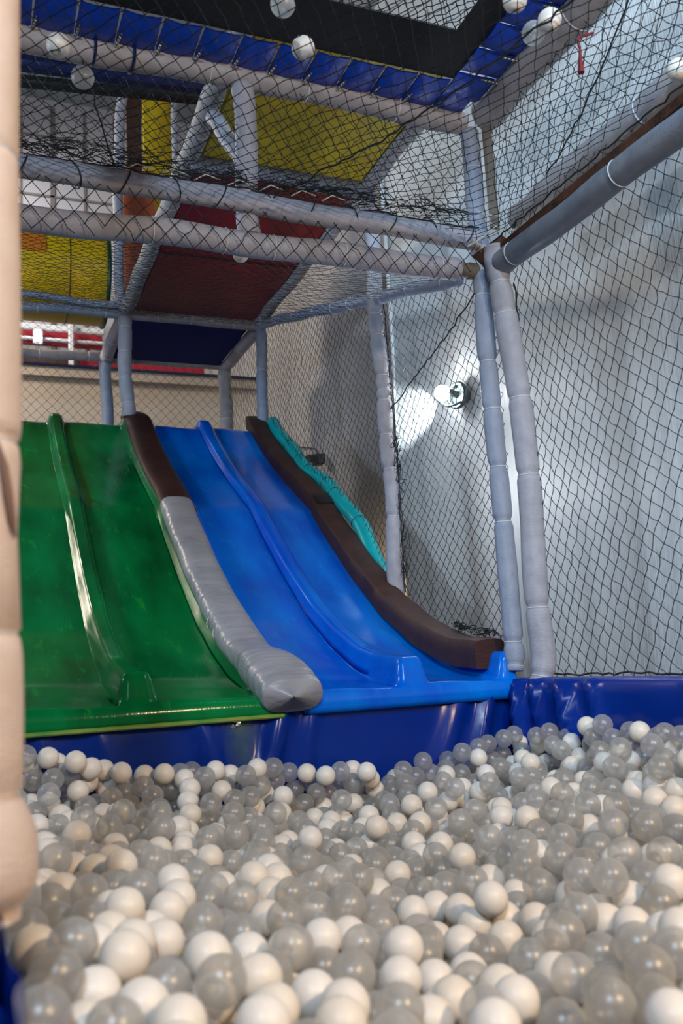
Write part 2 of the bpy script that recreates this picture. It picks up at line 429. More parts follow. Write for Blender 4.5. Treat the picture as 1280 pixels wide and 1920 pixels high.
far_board('white_post', 62, 618, 80, 645, WHITEP, 'short white post holding the small lit lamp', 'post', y=YH - 0.2)
lp = at(72, 633, 'y', YH - 0.32)
fl = tag(MB().ball(lp, 0.035, 14, 8).build('hall_lamp', GLOWFAR), 'small lit lamp before the red band of the far wall', 'lamp')
MB().tube([lp + [0, 0.02, 0.0], lp + [0, 0.09, 0.0]], 0.02, 10).build('lamp_neck', WHITEP, fl)
# cladding joints of the far wall
for u in (38, 96, 100, 158, 214):
    a = at(u, 250, 'y', YH + 0.29)
    MB().box((a[0], YH + 0.29, 4.8), (0.025, 0.02, 4.6)).build('cladding_joint', JOINT, hw)
for v in (262, 372):
    a = at(120, v, 'y', YH + 0.29)
    MB().box((-0.4, YH + 0.29, a[2]), (5.5, 0.02, 0.025)).build('cladding_joint', JOINT, hw)

# the white tarpaulin hung behind the right net
ys = np.linspace(4.26, -0.6, 150); zs = np.linspace(0.0, 4.4, 30)
fold = 0.012 * np.sin(ys * 7.1) + 0.006 * np.sin(ys * 15.3 + 1) + 0.002 * np.sin(ys * 37 + 2)
P = np.zeros((len(ys), len(zs), 3))
for i, y in enumerate(ys):
    P[i, :, 0] = 2.12 + fold[i] * (0.55 + 0.45 * np.cos(zs * 0.9)) + 0.015 * np.sin(zs * 1.7 + y * 2)
    P[i, :, 1] = y; P[i, :, 2] = zs
mb = MB().grid(P); Q = P.copy(); Q[..., 0] += 0.006; mb.grid(Q, flip=True)
for e in (0, -1): mb.grid(np.stack([P[e], Q[e]]), flip=(e == -1))
tarp = tag(mb.build('white_tarpaulin', SHEET, angle=None), 'white tarpaulin hanging in soft folds behind the net on the right', 'tarpaulin')
MB().tube(np.c_[np.full(30, 2.125) + fold[0], np.full(30, 4.262), zs], 0.012, 8).build('hem', SHEET, tarp)

# ================================================================== ball pit walls
def vinyl_wall(name, label, path, z1, bulge, folds, th=0.10, side=1):
    """a padded wall: path along the ground, vinyl with folds over it"""
    P = spline(path, 0.02); T = np.gradient(P, axis=0); T /= np.linalg.norm(T, axis=1)[:, None]
    N = np.c_[T[:, 1], -T[:, 0], np.zeros(len(P))] * side        # towards the pit
    s = np.concatenate([[0], np.cumsum(np.linalg.norm(np.diff(P, axis=0), axis=1))])
    prof = [(0.0, 0.0), (0.0, 0.12), (0.0, 0.25), (0.0, 0.34), (0.0, 0.40), (0.0, 0.45), (0.0, 0.50), (0.003, z1 - 0.05), (0.008, z1 - 0.02), (0.02, z1 - 0.004), (0.05, z1), (th - 0.02, z1 - 0.004), (th, z1 - 0.03), (th, 0.0)]
    G = np.zeros((len(P), len(prof), 3))
    for j, (d, z) in enumerate(prof):
        amp = 1.25 * math.sin(PI * min(1, 0.86 * z / z1)) ** 0.8 if d < 0.05 else 0.3
        f = np.zeros(len(P))
        for s0, wd, h, lean in folds: f += 1.7 * h * np.exp(-((s - s0 - lean * (z1 - z)) / wd) ** 2) * amp
        f += bulge * math.sin(min(1, z / z1) * PI) * (0.6 + 0.4 * np.sin(s * 4))
        G[:, j] = P + N * (f - d)[:, None]; G[:, j, 2] = z
    mb = MB().grid(G, flip=side < 0)
    mb.f.append(tuple(range(len(prof)))); k = (len(P) - 1) * len(prof); mb.f.append(tuple(k + j for j in reversed(range(len(prof)))))
    return tag(mb.build(name, VINYL, angle=1.2), label, 'padding')
VREFLECT = mat('blue_vinyl_painted_reflection', (0.001, 0.018, 0.19), 0.22, spec=0.2, col2=(0.003, 0.028, 0.24), vscale=3, bump=0.12, bscale=9)  # yellow-green reflection of the slide lip, painted into the vinyl colour
nt = VREFLECT.node_tree; b = nt.nodes['Principled BSDF']; base = b.inputs['Base Color'].links[0].from_socket
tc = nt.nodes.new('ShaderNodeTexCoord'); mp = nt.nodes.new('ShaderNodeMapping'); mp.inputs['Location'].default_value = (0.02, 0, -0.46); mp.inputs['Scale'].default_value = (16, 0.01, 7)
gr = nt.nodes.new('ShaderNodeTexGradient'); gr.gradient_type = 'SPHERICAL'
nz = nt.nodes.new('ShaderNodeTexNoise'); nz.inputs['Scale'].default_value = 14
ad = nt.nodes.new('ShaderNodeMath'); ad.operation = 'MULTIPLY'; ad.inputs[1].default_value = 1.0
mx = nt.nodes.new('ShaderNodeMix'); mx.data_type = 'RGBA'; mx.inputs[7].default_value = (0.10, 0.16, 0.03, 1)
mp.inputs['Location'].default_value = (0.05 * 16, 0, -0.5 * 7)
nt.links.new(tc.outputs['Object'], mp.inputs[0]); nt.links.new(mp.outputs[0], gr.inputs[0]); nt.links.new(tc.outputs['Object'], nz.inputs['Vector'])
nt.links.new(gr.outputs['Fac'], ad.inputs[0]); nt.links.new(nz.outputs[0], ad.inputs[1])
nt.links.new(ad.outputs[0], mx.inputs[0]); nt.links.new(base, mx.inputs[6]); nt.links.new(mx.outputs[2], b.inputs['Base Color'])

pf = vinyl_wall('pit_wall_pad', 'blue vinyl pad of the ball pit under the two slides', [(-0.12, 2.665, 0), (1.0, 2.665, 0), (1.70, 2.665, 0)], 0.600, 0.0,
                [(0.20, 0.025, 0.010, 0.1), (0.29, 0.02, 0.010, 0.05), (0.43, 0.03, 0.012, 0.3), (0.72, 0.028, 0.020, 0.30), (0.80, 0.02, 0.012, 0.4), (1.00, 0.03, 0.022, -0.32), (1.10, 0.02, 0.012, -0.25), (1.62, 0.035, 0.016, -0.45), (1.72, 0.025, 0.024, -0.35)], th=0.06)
pf.data.materials[0] = VREFLECT
vinyl_wall('pit_wall_pad', 'blue vinyl pad of the ball pit below the right net', [(1.69, 2.74, 0), (1.69, 2.0, 0), (1.69, 0.4, 0), (1.69, -0.5, 0)], 0.612, 0.0,
           [(0.10, 0.03, 0.035, 0.25), (0.18, 0.02, 0.02, 0.3), (0.33, 0.03, 0.03, 0.45), (0.47, 0.02, 0.015, 0.3), (0.9, 0.03, 0.012, 0.2), (1.3, 0.03, 0.012, -0.2)], side=1)
vinyl_wall('pit_wall_pad', 'dark blue vinyl pad under the padded post at the opening', [(0.028, -0.5, 0), (0.028, 0.3, 0), (0.026, 0.955, 0)], 0.492, 0.004, [(0.9, 0.02, 0.006, 0.1), (1.2, 0.02, 0.008, 0.15)], th=0.3)
MB_ = None

# ================================================================== slides
RZ = np.array([(5.60, 2.30), (5.46, 2.245), (5.35, 2.205), (5.22, 2.09), (5.08, 1.985), (4.9, 1.86), (4.7, 1.735), (4.45, 1.59), (4.30, 1.505), (4.20, 1.42), (4.05, 1.305), (3.8, 1.122), (3.5, 0.93), (3.27, 0.822), (3.05, 0.742), (2.9, 0.712), (2.74, 0.695), (2.6, 0.69)])
FZ = np.array([(5.60, 2.18), (5.42, 2.172), (5.35, 2.158), (5.22, 2.05), (5.08, 1.94), (4.9, 1.815), (4.7, 1.69), (4.45, 1.545), (4.30, 1.46), (4.20, 1.37), (4.05, 1.25), (3.8, 1.062), (3.5, 0.862), (3.27, 0.748), (3.05, 0.662), (2.9, 0.628), (2.8, 0.615), (2.6, 0.60)])
def smooth_prof(T):
    y = np.linspace(2.55, 5.6, 400); z = np.interp(y, T[::-1, 0], T[::-1, 1])
    k = np.hanning(15); k /= k.sum()
    zz = np.convolve(np.pad(z, 7, mode='edge'), k, 'valid'); return lambda q: np.interp(q, y, zz)
ridge_z, floor_z = smooth_prof(RZ), smooth_prof(FZ)
def sstep(t): t = np.clip(t, 0, 1); return t * t * (3 - 2 * t)

def make_slide(name, label, x0, x1, xd, m, skew, inner):
    xs = np.unique(np.concatenate([np.linspace(x0, x1, 46), xd + np.linspace(-0.08, 0.08, 26), x0 + np.linspace(0, 0.08, 12), x1 - np.linspace(0, 0.08, 12)]))
    ys = np.concatenate([np.linspace(5.46, 2.76, 110), np.linspace(2.75, 2.654, 22)])
    rims = np.maximum(1 - sstep((xs - x0 - 0.022) / 0.038), 1 - sstep((x1 - 0.022 - xs) / 0.038))
    G = []
    for y in ys:
        zf, zr = floor_z(y), ridge_z(y)
        rim = np.maximum(1 - sstep((np.abs(xs - xd) - 0.017 - 0.010 * sstep((2.95 - y) / 0.25)) / 0.032), rims)
        fade = sstep((y - 2.652) / 0.040)
        fade = np.where((xs > x1 - 0.09) | (xs < x0 + 0.09), sstep((y - 2.652) / 0.022), fade)
        fade = np.where(xs > x1 - 0.09 if inner > 0 else xs < x0 + 0.09, sstep((y - 2.74) / 0.26), fade)
        top = 1.0
        if y > 5.40: top = 1 - 0.35 * sstep((y - 5.40) / 0.06)
        crown = 0.004 * np.sin((xs - x0) / (x1 - x0) * 4 * PI)
        z = zf + (zr - zf) * rim * fade * top + crown * (1 - rim)
        sh = skew * (5.35 - y) / 2.7
        G.append(np.c_[xs + sh, np.full(len(xs), y), z])
    sh = skew
    for y, dz in ((2.651, -0.003), (2.644, -0.010), (2.641, -0.040), (2.646, -0.052), (2.69, -0.056)):
        G.append(np.c_[xs + sh, np.full(len(xs), y), np.full(len(xs), floor_z(2.66) + dz)])
    G = np.array(G)
    # sides hang down, closed underneath
    L = G[:, :1].copy(); L[..., 2] -= 0.09; R = G[:, -1:].copy(); R[..., 2] -= 0.09
    hang = floor_z(2.66) - 0.056
    for E_ in (L, R): E_[:, :, 2] = np.maximum(E_[:, :, 2], hang)
    G = np.concatenate([L, G, R], 1)
    o = MB().grid(G).build(name, m, angle=None)
    me = o.data
    tag(o, label, 'slide')
    sd = o.modifiers.new('thickness', 'SOLIDIFY'); sd.thickness = 0.008; sd.offset = -1
    return o
green = make_slide('double_slide', 'green two-lane fibreglass slide on the left, ending over the blue pad', 0.03, 0.868, 0.440, GREEN_S, 0.0, 1)
blue = make_slide('double_slide', 'blue two-lane fibreglass slide on the right beside the net', 0.955, 1.700, 1.328, BLUE_S, -0.012, -1)
e = MB().box((0.449, 2.637, floor_z(2.66) - 0.056), (0.836, 0.018, 0.013), bev=0.004).build('worn_edge', YGREEN, green); tag(e, 'worn yellow-green lower edge')
MB().box((0.44, 5.475, 2.166), (0.84, 0.03, 0.014), bev=0.004).build('top_edge', YEDGE, green)
MB().box((1.32, 5.475, 2.166), (0.76, 0.03, 0.014), bev=0.004).build('top_edge', YEDGE, blue)
tag(slab('deck_platform', -0.2, 1.70, 5.49, 6.28, 2.06, 2.158, DKBLUE, None), 'dark blue deck platform behind the top of the slides', 'platform')

# padding between the two slides
def soft_pad(name, label, stations, m, n=30, wr=0.02, boxy=0.75, cap_r=True, group=None):
    """stations: (x, y, z, half width, half height); a soft cushion along them"""
    st = np.array(stations, float)
    t = np.concatenate([[0], np.cumsum(np.linalg.norm(np.diff(st[:, :3], axis=0), axis=1))]); q = np.linspace(0, t[-1], int(t[-1] / 0.010))
    S_ = np.stack([np.interp(q, t, st[:, i]) for i in range(5)], 1)
    for i in range(5):
        k = np.hanning(15); k /= k.sum(); S_[:, i] = np.convolve(np.pad(S_[:, i], 7, mode='reflect', reflect_type='odd'), k, 'valid')
    T = np.gradient(S_[:, :3], axis=0); T /= np.linalg.norm(T, axis=1)[:, None]
    N = np.cross(np.array([1.0, 0, 0]), T); N *= np.sign(N[:, 2:3] + 1e-9)
    a = np.linspace(0, 2 * PI, n, endpoint=False)
    sx = np.sign(np.cos(a)) * np.abs(np.cos(a)) ** boxy; sz = np.sign(np.sin(a)) * np.abs(np.sin(a)) ** 0.85
    G = np.zeros((len(q), n, 3))
    for i in range(len(q)):
        mk = 0.5 + 0.5 * np.sin(a * 2 + q[i] * 9.0 + 1.5 * math.sin(q[i] * 5))
        f = 1 + wr * (mk * np.abs(np.sin(q[i] * 58 + a * 2.2)) + (1 - mk) * np.abs(np.sin(q[i] * 41 - a * 3.1 + 1)) + 0.5 * np.sin(a * 3 + q[i] * 17))
        tt = min(1.0, min(i, len(q) - 1 - i) / 5.0); ed = max(0.03, (1 - (1 - tt) ** 6) ** 0.16)
        G[i] = S_[i, :3] + np.outer(sx * f * S_[i, 3] * ed, [1, 0, 0]) + (sz * f * S_[i, 4] * ed)[:, None] * N[i]
    mb = MB().grid(G, np.stack(np.broadcast_arrays((a / PI)[None], q[:, None]), -1), closed_v=True, flip=True)
    mb.f.append(tuple(reversed(range(n)))); k = (len(q) - 1) * n; mb.f.append(tuple(k + j for j in range(n)))
    return tag(mb.build(name, m, angle=None), label, 'padding', group)
rz = lambda y: float(ridge_z(y))
soft_pad('slide_pad', 'dark brown vinyl pad at the top between the green and blue slides', [(0.912, y, rz(y) - 0.008, 0.083, 0.044) for y in (5.49, 5.35, 5.2, 5.0, 4.8, 4.6, 4.4, 4.22)], BROWN, wr=0.008)
st = [(0.905, y, rz(y) - 0.004, 0.077, 0.050) for y in (4.29, 4.2, 4.1, 4.0, 3.8, 3.6, 3.4)] + [(0.895, 3.2, rz(3.2) - 0.005, 0.080, 0.050), (0.89, 3.05, rz(3.05) - 0.008, 0.074, 0.046), (0.882, 2.95, 0.716, 0.074, 0.050), (0.888, 2.85, 0.692, 0.092, 0.058), (0.890, 2.76, 0.664, 0.098, 0.060), (0.888, 2.68, 0.634, 0.098, 0.058), (0.885, 2.595, 0.602, 0.095, 0.052)]
gp = soft_pad('slide_pad', 'crumpled grey fabric pad between the slides, its end hanging over the edge', st, GREYFAB, wr=0.024, boxy=0.62)
for y in (3.36, 3.27):
    z = rz(y) - 0.004
    th = np.linspace(-0.2, PI + 0.2, 24)
    MB().tube([(0.90 + 0.0855 * math.cos(a), y + 0.03 * math.sin(a), z + 0.053 * math.sin(a)) for a in th], 0.0018, 6).build('strap', TIE, gp)

# brown padding on the outer rim of the blue slide
def rim_pad(label, y0, y1, grow, m, zo=0.0):
    ys = np.linspace(y0, y1, max(8, int(abs(y0 - y1) / 0.03)))
    sec = np.array([(1.606, -0.045), (1.604, 0.0), (1.606, 0.034), (1.614, 0.046), (1.655, 0.050), (1.700, 0.050), (1.716, 0.040), (1.720, 0.0), (1.720, -0.05)])
    sec[:, 0] = 1.662 + (sec[:, 0] - 1.662) * grow; sec[:, 1] *= grow
    G = np.array([[(x - 0.012 * (5.35 - y) / 2.7, y, rz(max(y, 2.72)) + zo + dz + 0.003 * math.sin(y * 21)) for x, dz in sec] for y in ys])
    mb = MB().grid(G); n = len(sec); mb.f.append(tuple(range(n))); k = (len(ys) - 1) * n; mb.f.append(tuple(k + j for j in reversed(range(n))))
    return tag(mb.build('rim_pad', m, angle=0.6), label, 'padding')
rp = rim_pad('upper dark brown foam edging on the outer rim of the blue slide', 5.42, 4.24, 0.97, BROWN)
rim_pad('long lower dark brown foam edging curving down beside the blue slide', 4.28, 2.735, 1.05, BROWN, -0.004)
ln = np.array([(1.602, -0.04), (1.600, 0.036), (1.615, 0.053), (1.70, 0.056), (1.722, 0.04), (1.724, -0.04)])
G = np.array([[(x, y, rz(y) + dz) for x, dz in ln] for y in (4.285, 4.25, 4.225)])
MB().grid(G).build('wrap_band', BLACKP, rp)
tq = [(1.752, y, z) for y, z in ((5.31, 2.215), (5.15, 2.085), (5.0, 1.98), (4.8, 1.85), (4.63, 1.735), (4.4, 1.60), (4.24, 1.50), (4.03, 1.35), (3.88, 1.205), (3.76, 1.07), (3.70, 0.98))]
foam_tube('foam_noodle', 'turquoise foam tube tied along the outside of the blue slide', tq, 0.040, TURQ, ties=[0.19, 0.29, 0.37, 0.50, 0.57, 0.75], waist=0.07, tie_mat=TIE_BLACK, cat='foam tube', wob=0.006)

# little things lying about
a = at(405, 1299, 'z', floor_z(2.72) + 0.006); b2 = at(436, 1302, 'z', floor_z(2.72) + 0.006)
st = tag(MB().tube([a, a * 0.35 + b2 * 0.65], 0.0035, 10).build('paper_stick', PAPERW), 'small white stick with a yellow tip lying at the foot of the green slide', 'stick')
MB().tube([a * 0.35 + b2 * 0.65, b2], 0.0042, 10).build('tip', FILTER, st)
a = at(447, 1352, 'y', 2.645)
mb = MB()
for k in range(9):
    p = a + rng.normal(0, 0.008, 3) * [1, 0.2, 0.8]; q = rng.normal(0, 0.008, (3, 3)) * [1, 0.4, 1]
    mb.add(p + q, [(0, 1, 2)])
tag(mb.build('foil_scrap', FOIL, smooth=False), 'crumpled silver foil scrap stuck to the blue pad below the green slide', 'scrap')

# ================================================================== padded frame
A3 = lambda *p: np.array(p, float)
# corner posts
foam_tube('padded_post', 'bluish grey padded post behind the end of the brown edging, left of the corner pair', [at(903, 512, 'y', 2.655), at(910, 640, 'y', 2.655), at(926, 800, 'y', 2.655), at(945, 1000, 'y', 2.655), at(958, 1150, 'y', 2.655), at(965, 1258, 'y', 2.655)], 0.034, FOAM_BLUE,
          ties=[0.06, 0.235, 0.36, 0.505, 0.64, 0.93, 0.985], waist=0.21, wob=0.002, seed=1)
foam_tube('padded_post', 'pale grey thick padded post standing on the blue pad, right of the corner pair', [at(928, 462, 'y', 2.57), at(938, 530, 'y', 2.57), at(955, 640, 'y', 2.57), at(975, 760, 'y', 2.57), at(990, 900, 'y', 2.57), at(1002, 1050, 'y', 2.57), at(1010, 1150, 'y', 2.57), at(1019, 1230, 'y', 2.57), at(1014, 1288, 'y', 2.57)], 0.041, FOAM,
          ties=[0.09, 0.16, 0.36, 0.535, 0.83, 0.975], waist=0.17, wob=0.002, seed=2)
foam_tube('padded_post', 'grey padded post with loose straps halfway along the slide, before the white tarpaulin', [(1.708, 3.59, 2.90), (1.708, 3.59, 2.33), (1.712, 3.58, 1.9), (1.72, 3.585, 1.5), (1.716, 3.575, 0.97)], 0.036, FOAM,
          ties=[0.33, 0.385, 0.48, 0.515, 0.54, 0.63, 0.71, 0.82], waist=0.24, seed=3)
foam_tube('padded_post', 'dark grey slit padded post at the top right corner of the blue slide', [(1.713, 5.36, 2.86), (1.712, 5.35, 2.5), (1.700, 5.36, 2.185)], 0.036, FOAM_BLUE, ties=[0.45], waist=0.1, seed=4)
foam_tube('padded_post', 'light grey padded post with bulging sections between the tops of the slides', [(0.848, 5.36, 2.85), (0.850, 5.36, 2.5), (0.862, 5.36, 2.215)], 0.042, FOAM, ties=[0.10, 0.36, 0.62, 0.86], waist=0.14, seed=5)
foam_tube('padded_post', 'grey padded post behind the green slide, at the back of the deck', [(0.855, 6.27, 2.88), (0.86, 6.27, 2.17)], 0.042, FOAM_BLUE, ties=[0.5], waist=0.05, seed=6)
foam_tube('padded_post', 'dark brownish padded post behind the blue slide, at the back of the deck', [(1.715, 6.27, 2.88), (1.72, 6.27, 2.17)], 0.048, FOAM_OLD, ties=[0.55], waist=0.08, seed=7)
foam_tube('padded_post', 'thin pale padded post rising beside the orange board above the yellow tunnel', [(0.83, 5.36, 2.93), (0.815, 5.36, 3.5), (0.84, 5.36, 4.1), (0.90, 5.36, 4.6)], 0.032, FOAM, ties=[0.3, 0.6, 0.8], waist=0.1, seed=8)
foam_tube('padded_post', 'short bluish padded post joining the corner of the two upper rails', [(1.702, 2.665, 2.12), (1.70, 2.665, 2.62)], 0.034, FOAM_BLUE, ties=[0.3, 0.7], waist=0.08, seed=9)
p0, p1 = at(917, 240, 'y', 2.60), at(922, 428, 'y', 2.60)
tag(MB().box((p0 + p1) / 2, (0.034, 0.02, float(np.linalg.norm(p1 - p0))), bev=0.004).build('wooden_batten', TAPE), 'brown wooden batten beside the upper corner post', 'batten')
foam_tube('padded_post', 'pale padded post standing on the lower rail in front of the yellow panel', [(0.822, 2.66, 2.62), (0.824, 2.66, 2.3), (0.828, 2.66, 2.085)], 0.037, FOAM, ties=[0.86], waist=0.06, seed=10)
p0, p1 = at(398, 220, 'x', 0.84), at(456, 305, 'x', 0.826)
foam_tube('padded_brace', 'short slanting padded brace left of the pale post before the yellow panel', [p0, p1], 0.030, FOAM, ties=[0.5], waist=0.05, seed=11)

# rails
low = foam_tube('padded_rail', 'lower pale padded rail across the front of the frame', [(-0.35, 2.66, 2.045), (0.3, 2.66, 2.052), (0.81, 2.66, 2.055), (1.3, 2.66, 2.06), (1.60, 2.66, 2.058)], 0.041, FOAM, ties=[0.44, 0.555, 0.64, 0.77, 0.96], waist=0.04, wob=0.003, seed=12)
col_ = MB().tube([(1.598, 2.66, 2.058), (1.612, 2.66, 2.058), (1.614, 2.66, 2.058), (1.640, 2.66, 2.058), (1.642, 2.66, 2.058), (1.672, 2.66, 2.058)], [0.030, 0.030, 0.027, 0.027, 0.030, 0.030], 16).build('taped_end', TAPE, low)
white = foam_tube('padded_rail', 'upper whitish padded rail of the front pair, laced with cord to the net', [(-0.35, 2.625, 2.195), (0.3, 2.625, 2.192), (0.57, 2.625, 2.186), (1.08, 2.625, 2.175), (1.4, 2.625, 2.168), (1.672, 2.625, 2.158)], 0.036, FOAM, ties=[], wob=0.003, seed=13)
for k, x in enumerate(np.linspace(0.12, 1.62, 11)):
    z = 2.19 - 0.016 * max(0, x - 0.57)
    torus(MB(), (x, 2.625, z), (1, 0.25, 0.55 if k % 2 else -0.4), 0.0405, 0.0024, 24).build('lacing_loop', CORD, white)
for k, x in enumerate(np.linspace(0.42, 1.60, 12)):
    z = 2.222 - 0.016 * max(0, x - 0.57)
    MB().tube([(x, 2.60, z - 0.004), (x + 0.035, 2.59, z + 0.016), (x + 0.085, 2.60, z + 0.010)], 0.0022, 5).build('lacing_cord', LACE, white)
trail = foam_tube('padded_rail', 'worn padded rail carrying the front edge of the trampoline', [(-0.35, 2.665, 2.640), (0.15, 2.665, 2.648), (0.55, 2.665, 2.655), (1.12, 2.665, 2.658), (1.68, 2.665, 2.650)], 0.044, FOAM_OLD, ties=[0.52, 0.69, 0.86], waist=0.03, wob=0.003, seed=14)
for x in (0.335, 0.455):
    torus(MB(), (x, 2.665, 2.651), (1, 0.1, 0.05), 0.047, 0.005, 24).build('strap', NAVY, trail)
foam_tube('padded_rail', 'thick grey padded rail coming forward from the corner along the right net', [(1.712, 2.55, 2.045), (1.712, 2.30, 2.036), (1.712, 1.6, 2.034), (1.712, 0.3, 2.03)], 0.043, FOAM_DARK, ties=[0.035, 0.28, 0.62], waist=0.05, wob=0.002, seed=15)
tag(MB().box((1.706, 1.42, 2.095), (0.014, 2.3, 0.034), bev=0.003).build('rusty_bar', RUST), 'rusty flat bar running above the thick right rail', 'bar')
foam_tube('padded_rail', 'dark grey padded rail above the rusty bar on the right', [(1.77, 2.52, 2.205), (1.77, 1.6, 2.20), (1.77, 0.3, 2.19)], 0.048, FOAM_OLD, ties=[0.3], waist=0.03, seed=16)
foam_tube('padded_rail', 'broad grey padded rail carrying the right edge of the trampoline', [(1.735, 2.62, 2.66), (1.735, 1.6, 2.66), (1.735, 0.3, 2.66)], 0.062, FOAM_OLD, ties=[0.25, 0.5], waist=0.03, seed=17)
for nm, lb, pts, r, m, sd in (
    ('padded_rail', 'padded rail along the left edge of the yellow and red deck panels', [(0.855, 2.70, 2.905), (0.852, 4.0, 2.895), (0.85, 5.33, 2.885)], 0.042, FOAM_OLD, 18),
    ('padded_rail', 'padded cross rail between the yellow and the red deck panel', [(0.86, 3.60, 2.885), (1.69, 3.60, 2.885)], 0.040, FOAM, 19),
    ('padded_rail', 'padded rail along the right edge of the yellow and red deck panels', [(1.70, 2.72, 2.90), (1.70, 4.0, 2.895), (1.70, 5.33, 2.89)], 0.038, FOAM_OLD, 20),
    ('padded_rail', 'grey padded cross rail between the red and the dark blue deck panel', [(0.87, 5.36, 2.872), (1.30, 5.36, 2.866), (1.71, 5.36, 2.868)], 0.032, FOAM_OLD, 21),
    ('padded_rail', 'grey padded cross rail under the yellow tunnel', [(-0.4, 5.36, 2.865), (0.4, 5.36, 2.866), (0.84, 5.36, 2.868)], 0.030, FOAM_BLUE, 22),
    ('padded_rail', 'grey padded back rail behind the dark blue deck panel', [(0.87, 6.27, 2.895), (1.71, 6.27, 2.90)], 0.034, FOAM_OLD, 23),
    ('padded_rail', 'grey padded back rail at left before the lit lamp and red band', [(-0.4, 6.27, 2.88), (0.84, 6.27, 2.895)], 0.034, FOAM_OLD, 24),
    ('padded_rail', 'short padded side rail left of the dark blue deck panel', [(0.85, 5.40, 2.875), (0.852, 6.24, 2.89)], 0.044, FOAM, 25),
    ('padded_rail', 'short padded side rail right of the dark blue deck panel', [(1.712, 5.40, 2.87), (1.715, 6.24, 2.89)], 0.044, FOAM, 26),
    ('padded_rail', 'slanting padded rail climbing from the corner to the deck beside the tarpaulin', [(1.708, 2.84, 2.11), (1.706, 3.4, 2.28), (1.708, 4.2, 2.525), (1.70, 5.33, 2.87)], 0.029, FOAM_BLUE, 27)):
    foam_tube(nm, lb, pts, r, m, waist=0.06, seed=sd)
roll = foam_tube('net_roll', 'rolled grey netting lying along the rail under the yellow tunnel', [(-0.4, 5.31, 2.912), (0.3, 5.31, 2.912), (0.82, 5.31, 2.90)], 0.022, FOAM_BLUE, ties=[0.2, 0.5, 0.8], waist=0.1, cat='net roll', seed=28)
# rusty corner bracket
mb = MB()
V = [at(897, 470, 'y', 2.60), at(940, 440, 'y', 2.56), at(962, 458, 'y', 2.52), at(925, 505, 'y', 2.60), at(918, 492, 'y', 2.60)]
V2 = [p + A3(0.004, 0.05, 0.004) for p in V]
n = len(V); mb.add(V + V2, [tuple(range(n)), tuple(reversed(range(n, 2 * n)))] + [(i, n + i, n + (i + 1) % n, (i + 1) % n) for i in range(n)])
cb = tag(mb.build('corner_bracket', RUST, smooth=False), 'rusty bracket plate joining the rails at the corner posts', 'bracket')

for a_, b_ in (((876, 462), (930, 424)), ((930, 424), (968, 434)), ((928, 424), (912, 408)), ((896, 396), (940, 405)), ((886, 450), (912, 462))):
    MB().tube(spline([at(*a_, 'y', 2.555), at((a_[0] + b_[0]) / 2, (a_[1] + b_[1]) / 2 + 3, 'y', 2.54), at(*b_, 'y', 2.55)], 0.01), 0.0022, 5).build('lacing_cord', LACE, cb)
# ================================================================== deck panels seen from below
def panel(label, x0, x1, y0, y1, z, m):
    o = MB().box(((x0 + x1) / 2, (y0 + y1) / 2, z + 0.02), (x1 - x0, y1 - y0, 0.04), bev=0.01).build('deck_sheet', m)
    return tag(o, label, 'deck panel')
dp = panel('yellow deck panel seen from below, in front of the red one', 0.90, 1.665, 2.74, 3.565, 2.895, YELLOW)
red = panel('dark red deck panel seen from below, over the slides', 0.895, 1.665, 3.64, 5.33, 2.885, RED)
MB().box((1.28, 4.5, 2.884), (0.76, 0.02, 0.004)).build('seam', BROWN, red)
panel('dark blue deck panel seen from below, at the back of the deck', 0.895, 1.67, 5.395, 6.24, 2.885, DKBLUE)
# tunnel
TC = (5.80, 3.275); TR = 0.31
xs = np.linspace(-0.7, 0.775, 30); th = np.linspace(0, 2 * PI, 49)
rib = lambda x: TR
G = np.array([[(x, TC[0] + rib(x) * math.cos(a), TC[1] + rib(x) * math.sin(a)) for a in th] for x in xs])
Gi = np.array([[(x, TC[0] + (TR - 0.015) * math.cos(a), TC[1] + (TR - 0.015) * math.sin(a)) for a in th] for x in xs])
tun = tag(MB().grid(G, flip=True).grid(Gi).build('play_tunnel', YTUBE, angle=None), 'yellow plastic tunnel tube lying behind the net on the left', 'tunnel')
torus(MB(), (0.782, TC[0], TC[1]), (1, 0, 0), TR + 0.004, 0.014, 40, 8).build('end_ring', DKGREEN, tun)
MB().tube([(0.545, TC[0] + (TR + 0.001) * math.cos(a), TC[1] + (TR + 0.001) * math.sin(a)) for a in th], 0.003, 5, caps=False).build('joint', BROWN, tun)
a0 = [math.radians(d) for d in (150, 156, 162, 168, 174, 180)]
mb = MB(); mb.grid(np.array([[(x, TC[0] + (TR + 0.006) * math.cos(a), TC[1] + (TR + 0.006) * math.sin(a)) for a in a0] for x in (-0.1, 0.1, 0.25, 0.40)]))
mb.build('orange_hatch', ORANGE, tun)
tag(MB().box((0.965, 5.47, 3.42), (0.20, 0.03, 0.95), bev=0.005).build('upright_board', ORANGE_B), 'orange upright board behind netting, right of the yellow tunnel', 'board')
tag(MB().box((1.14, 5.62, 3.78), (0.22, 0.03, 1.62), bev=0.005).build('upright_board', YELLOW), 'yellow upright board behind netting, high on the left', 'board')
tag(MB().box((0.975, 5.66, 4.2), (0.10, 0.03, 0.72), bev=0.005).build('upright_board', BROWNP), 'dark brown upright board left of the high yellow board', 'board')
foam_tube('padded_post', 'thin pale padded post right of the high yellow board', [(1.235, 5.52, 2.95), (1.225, 5.52, 3.8), (1.22, 5.52, 4.6)], 0.022, FOAM, seed=31)
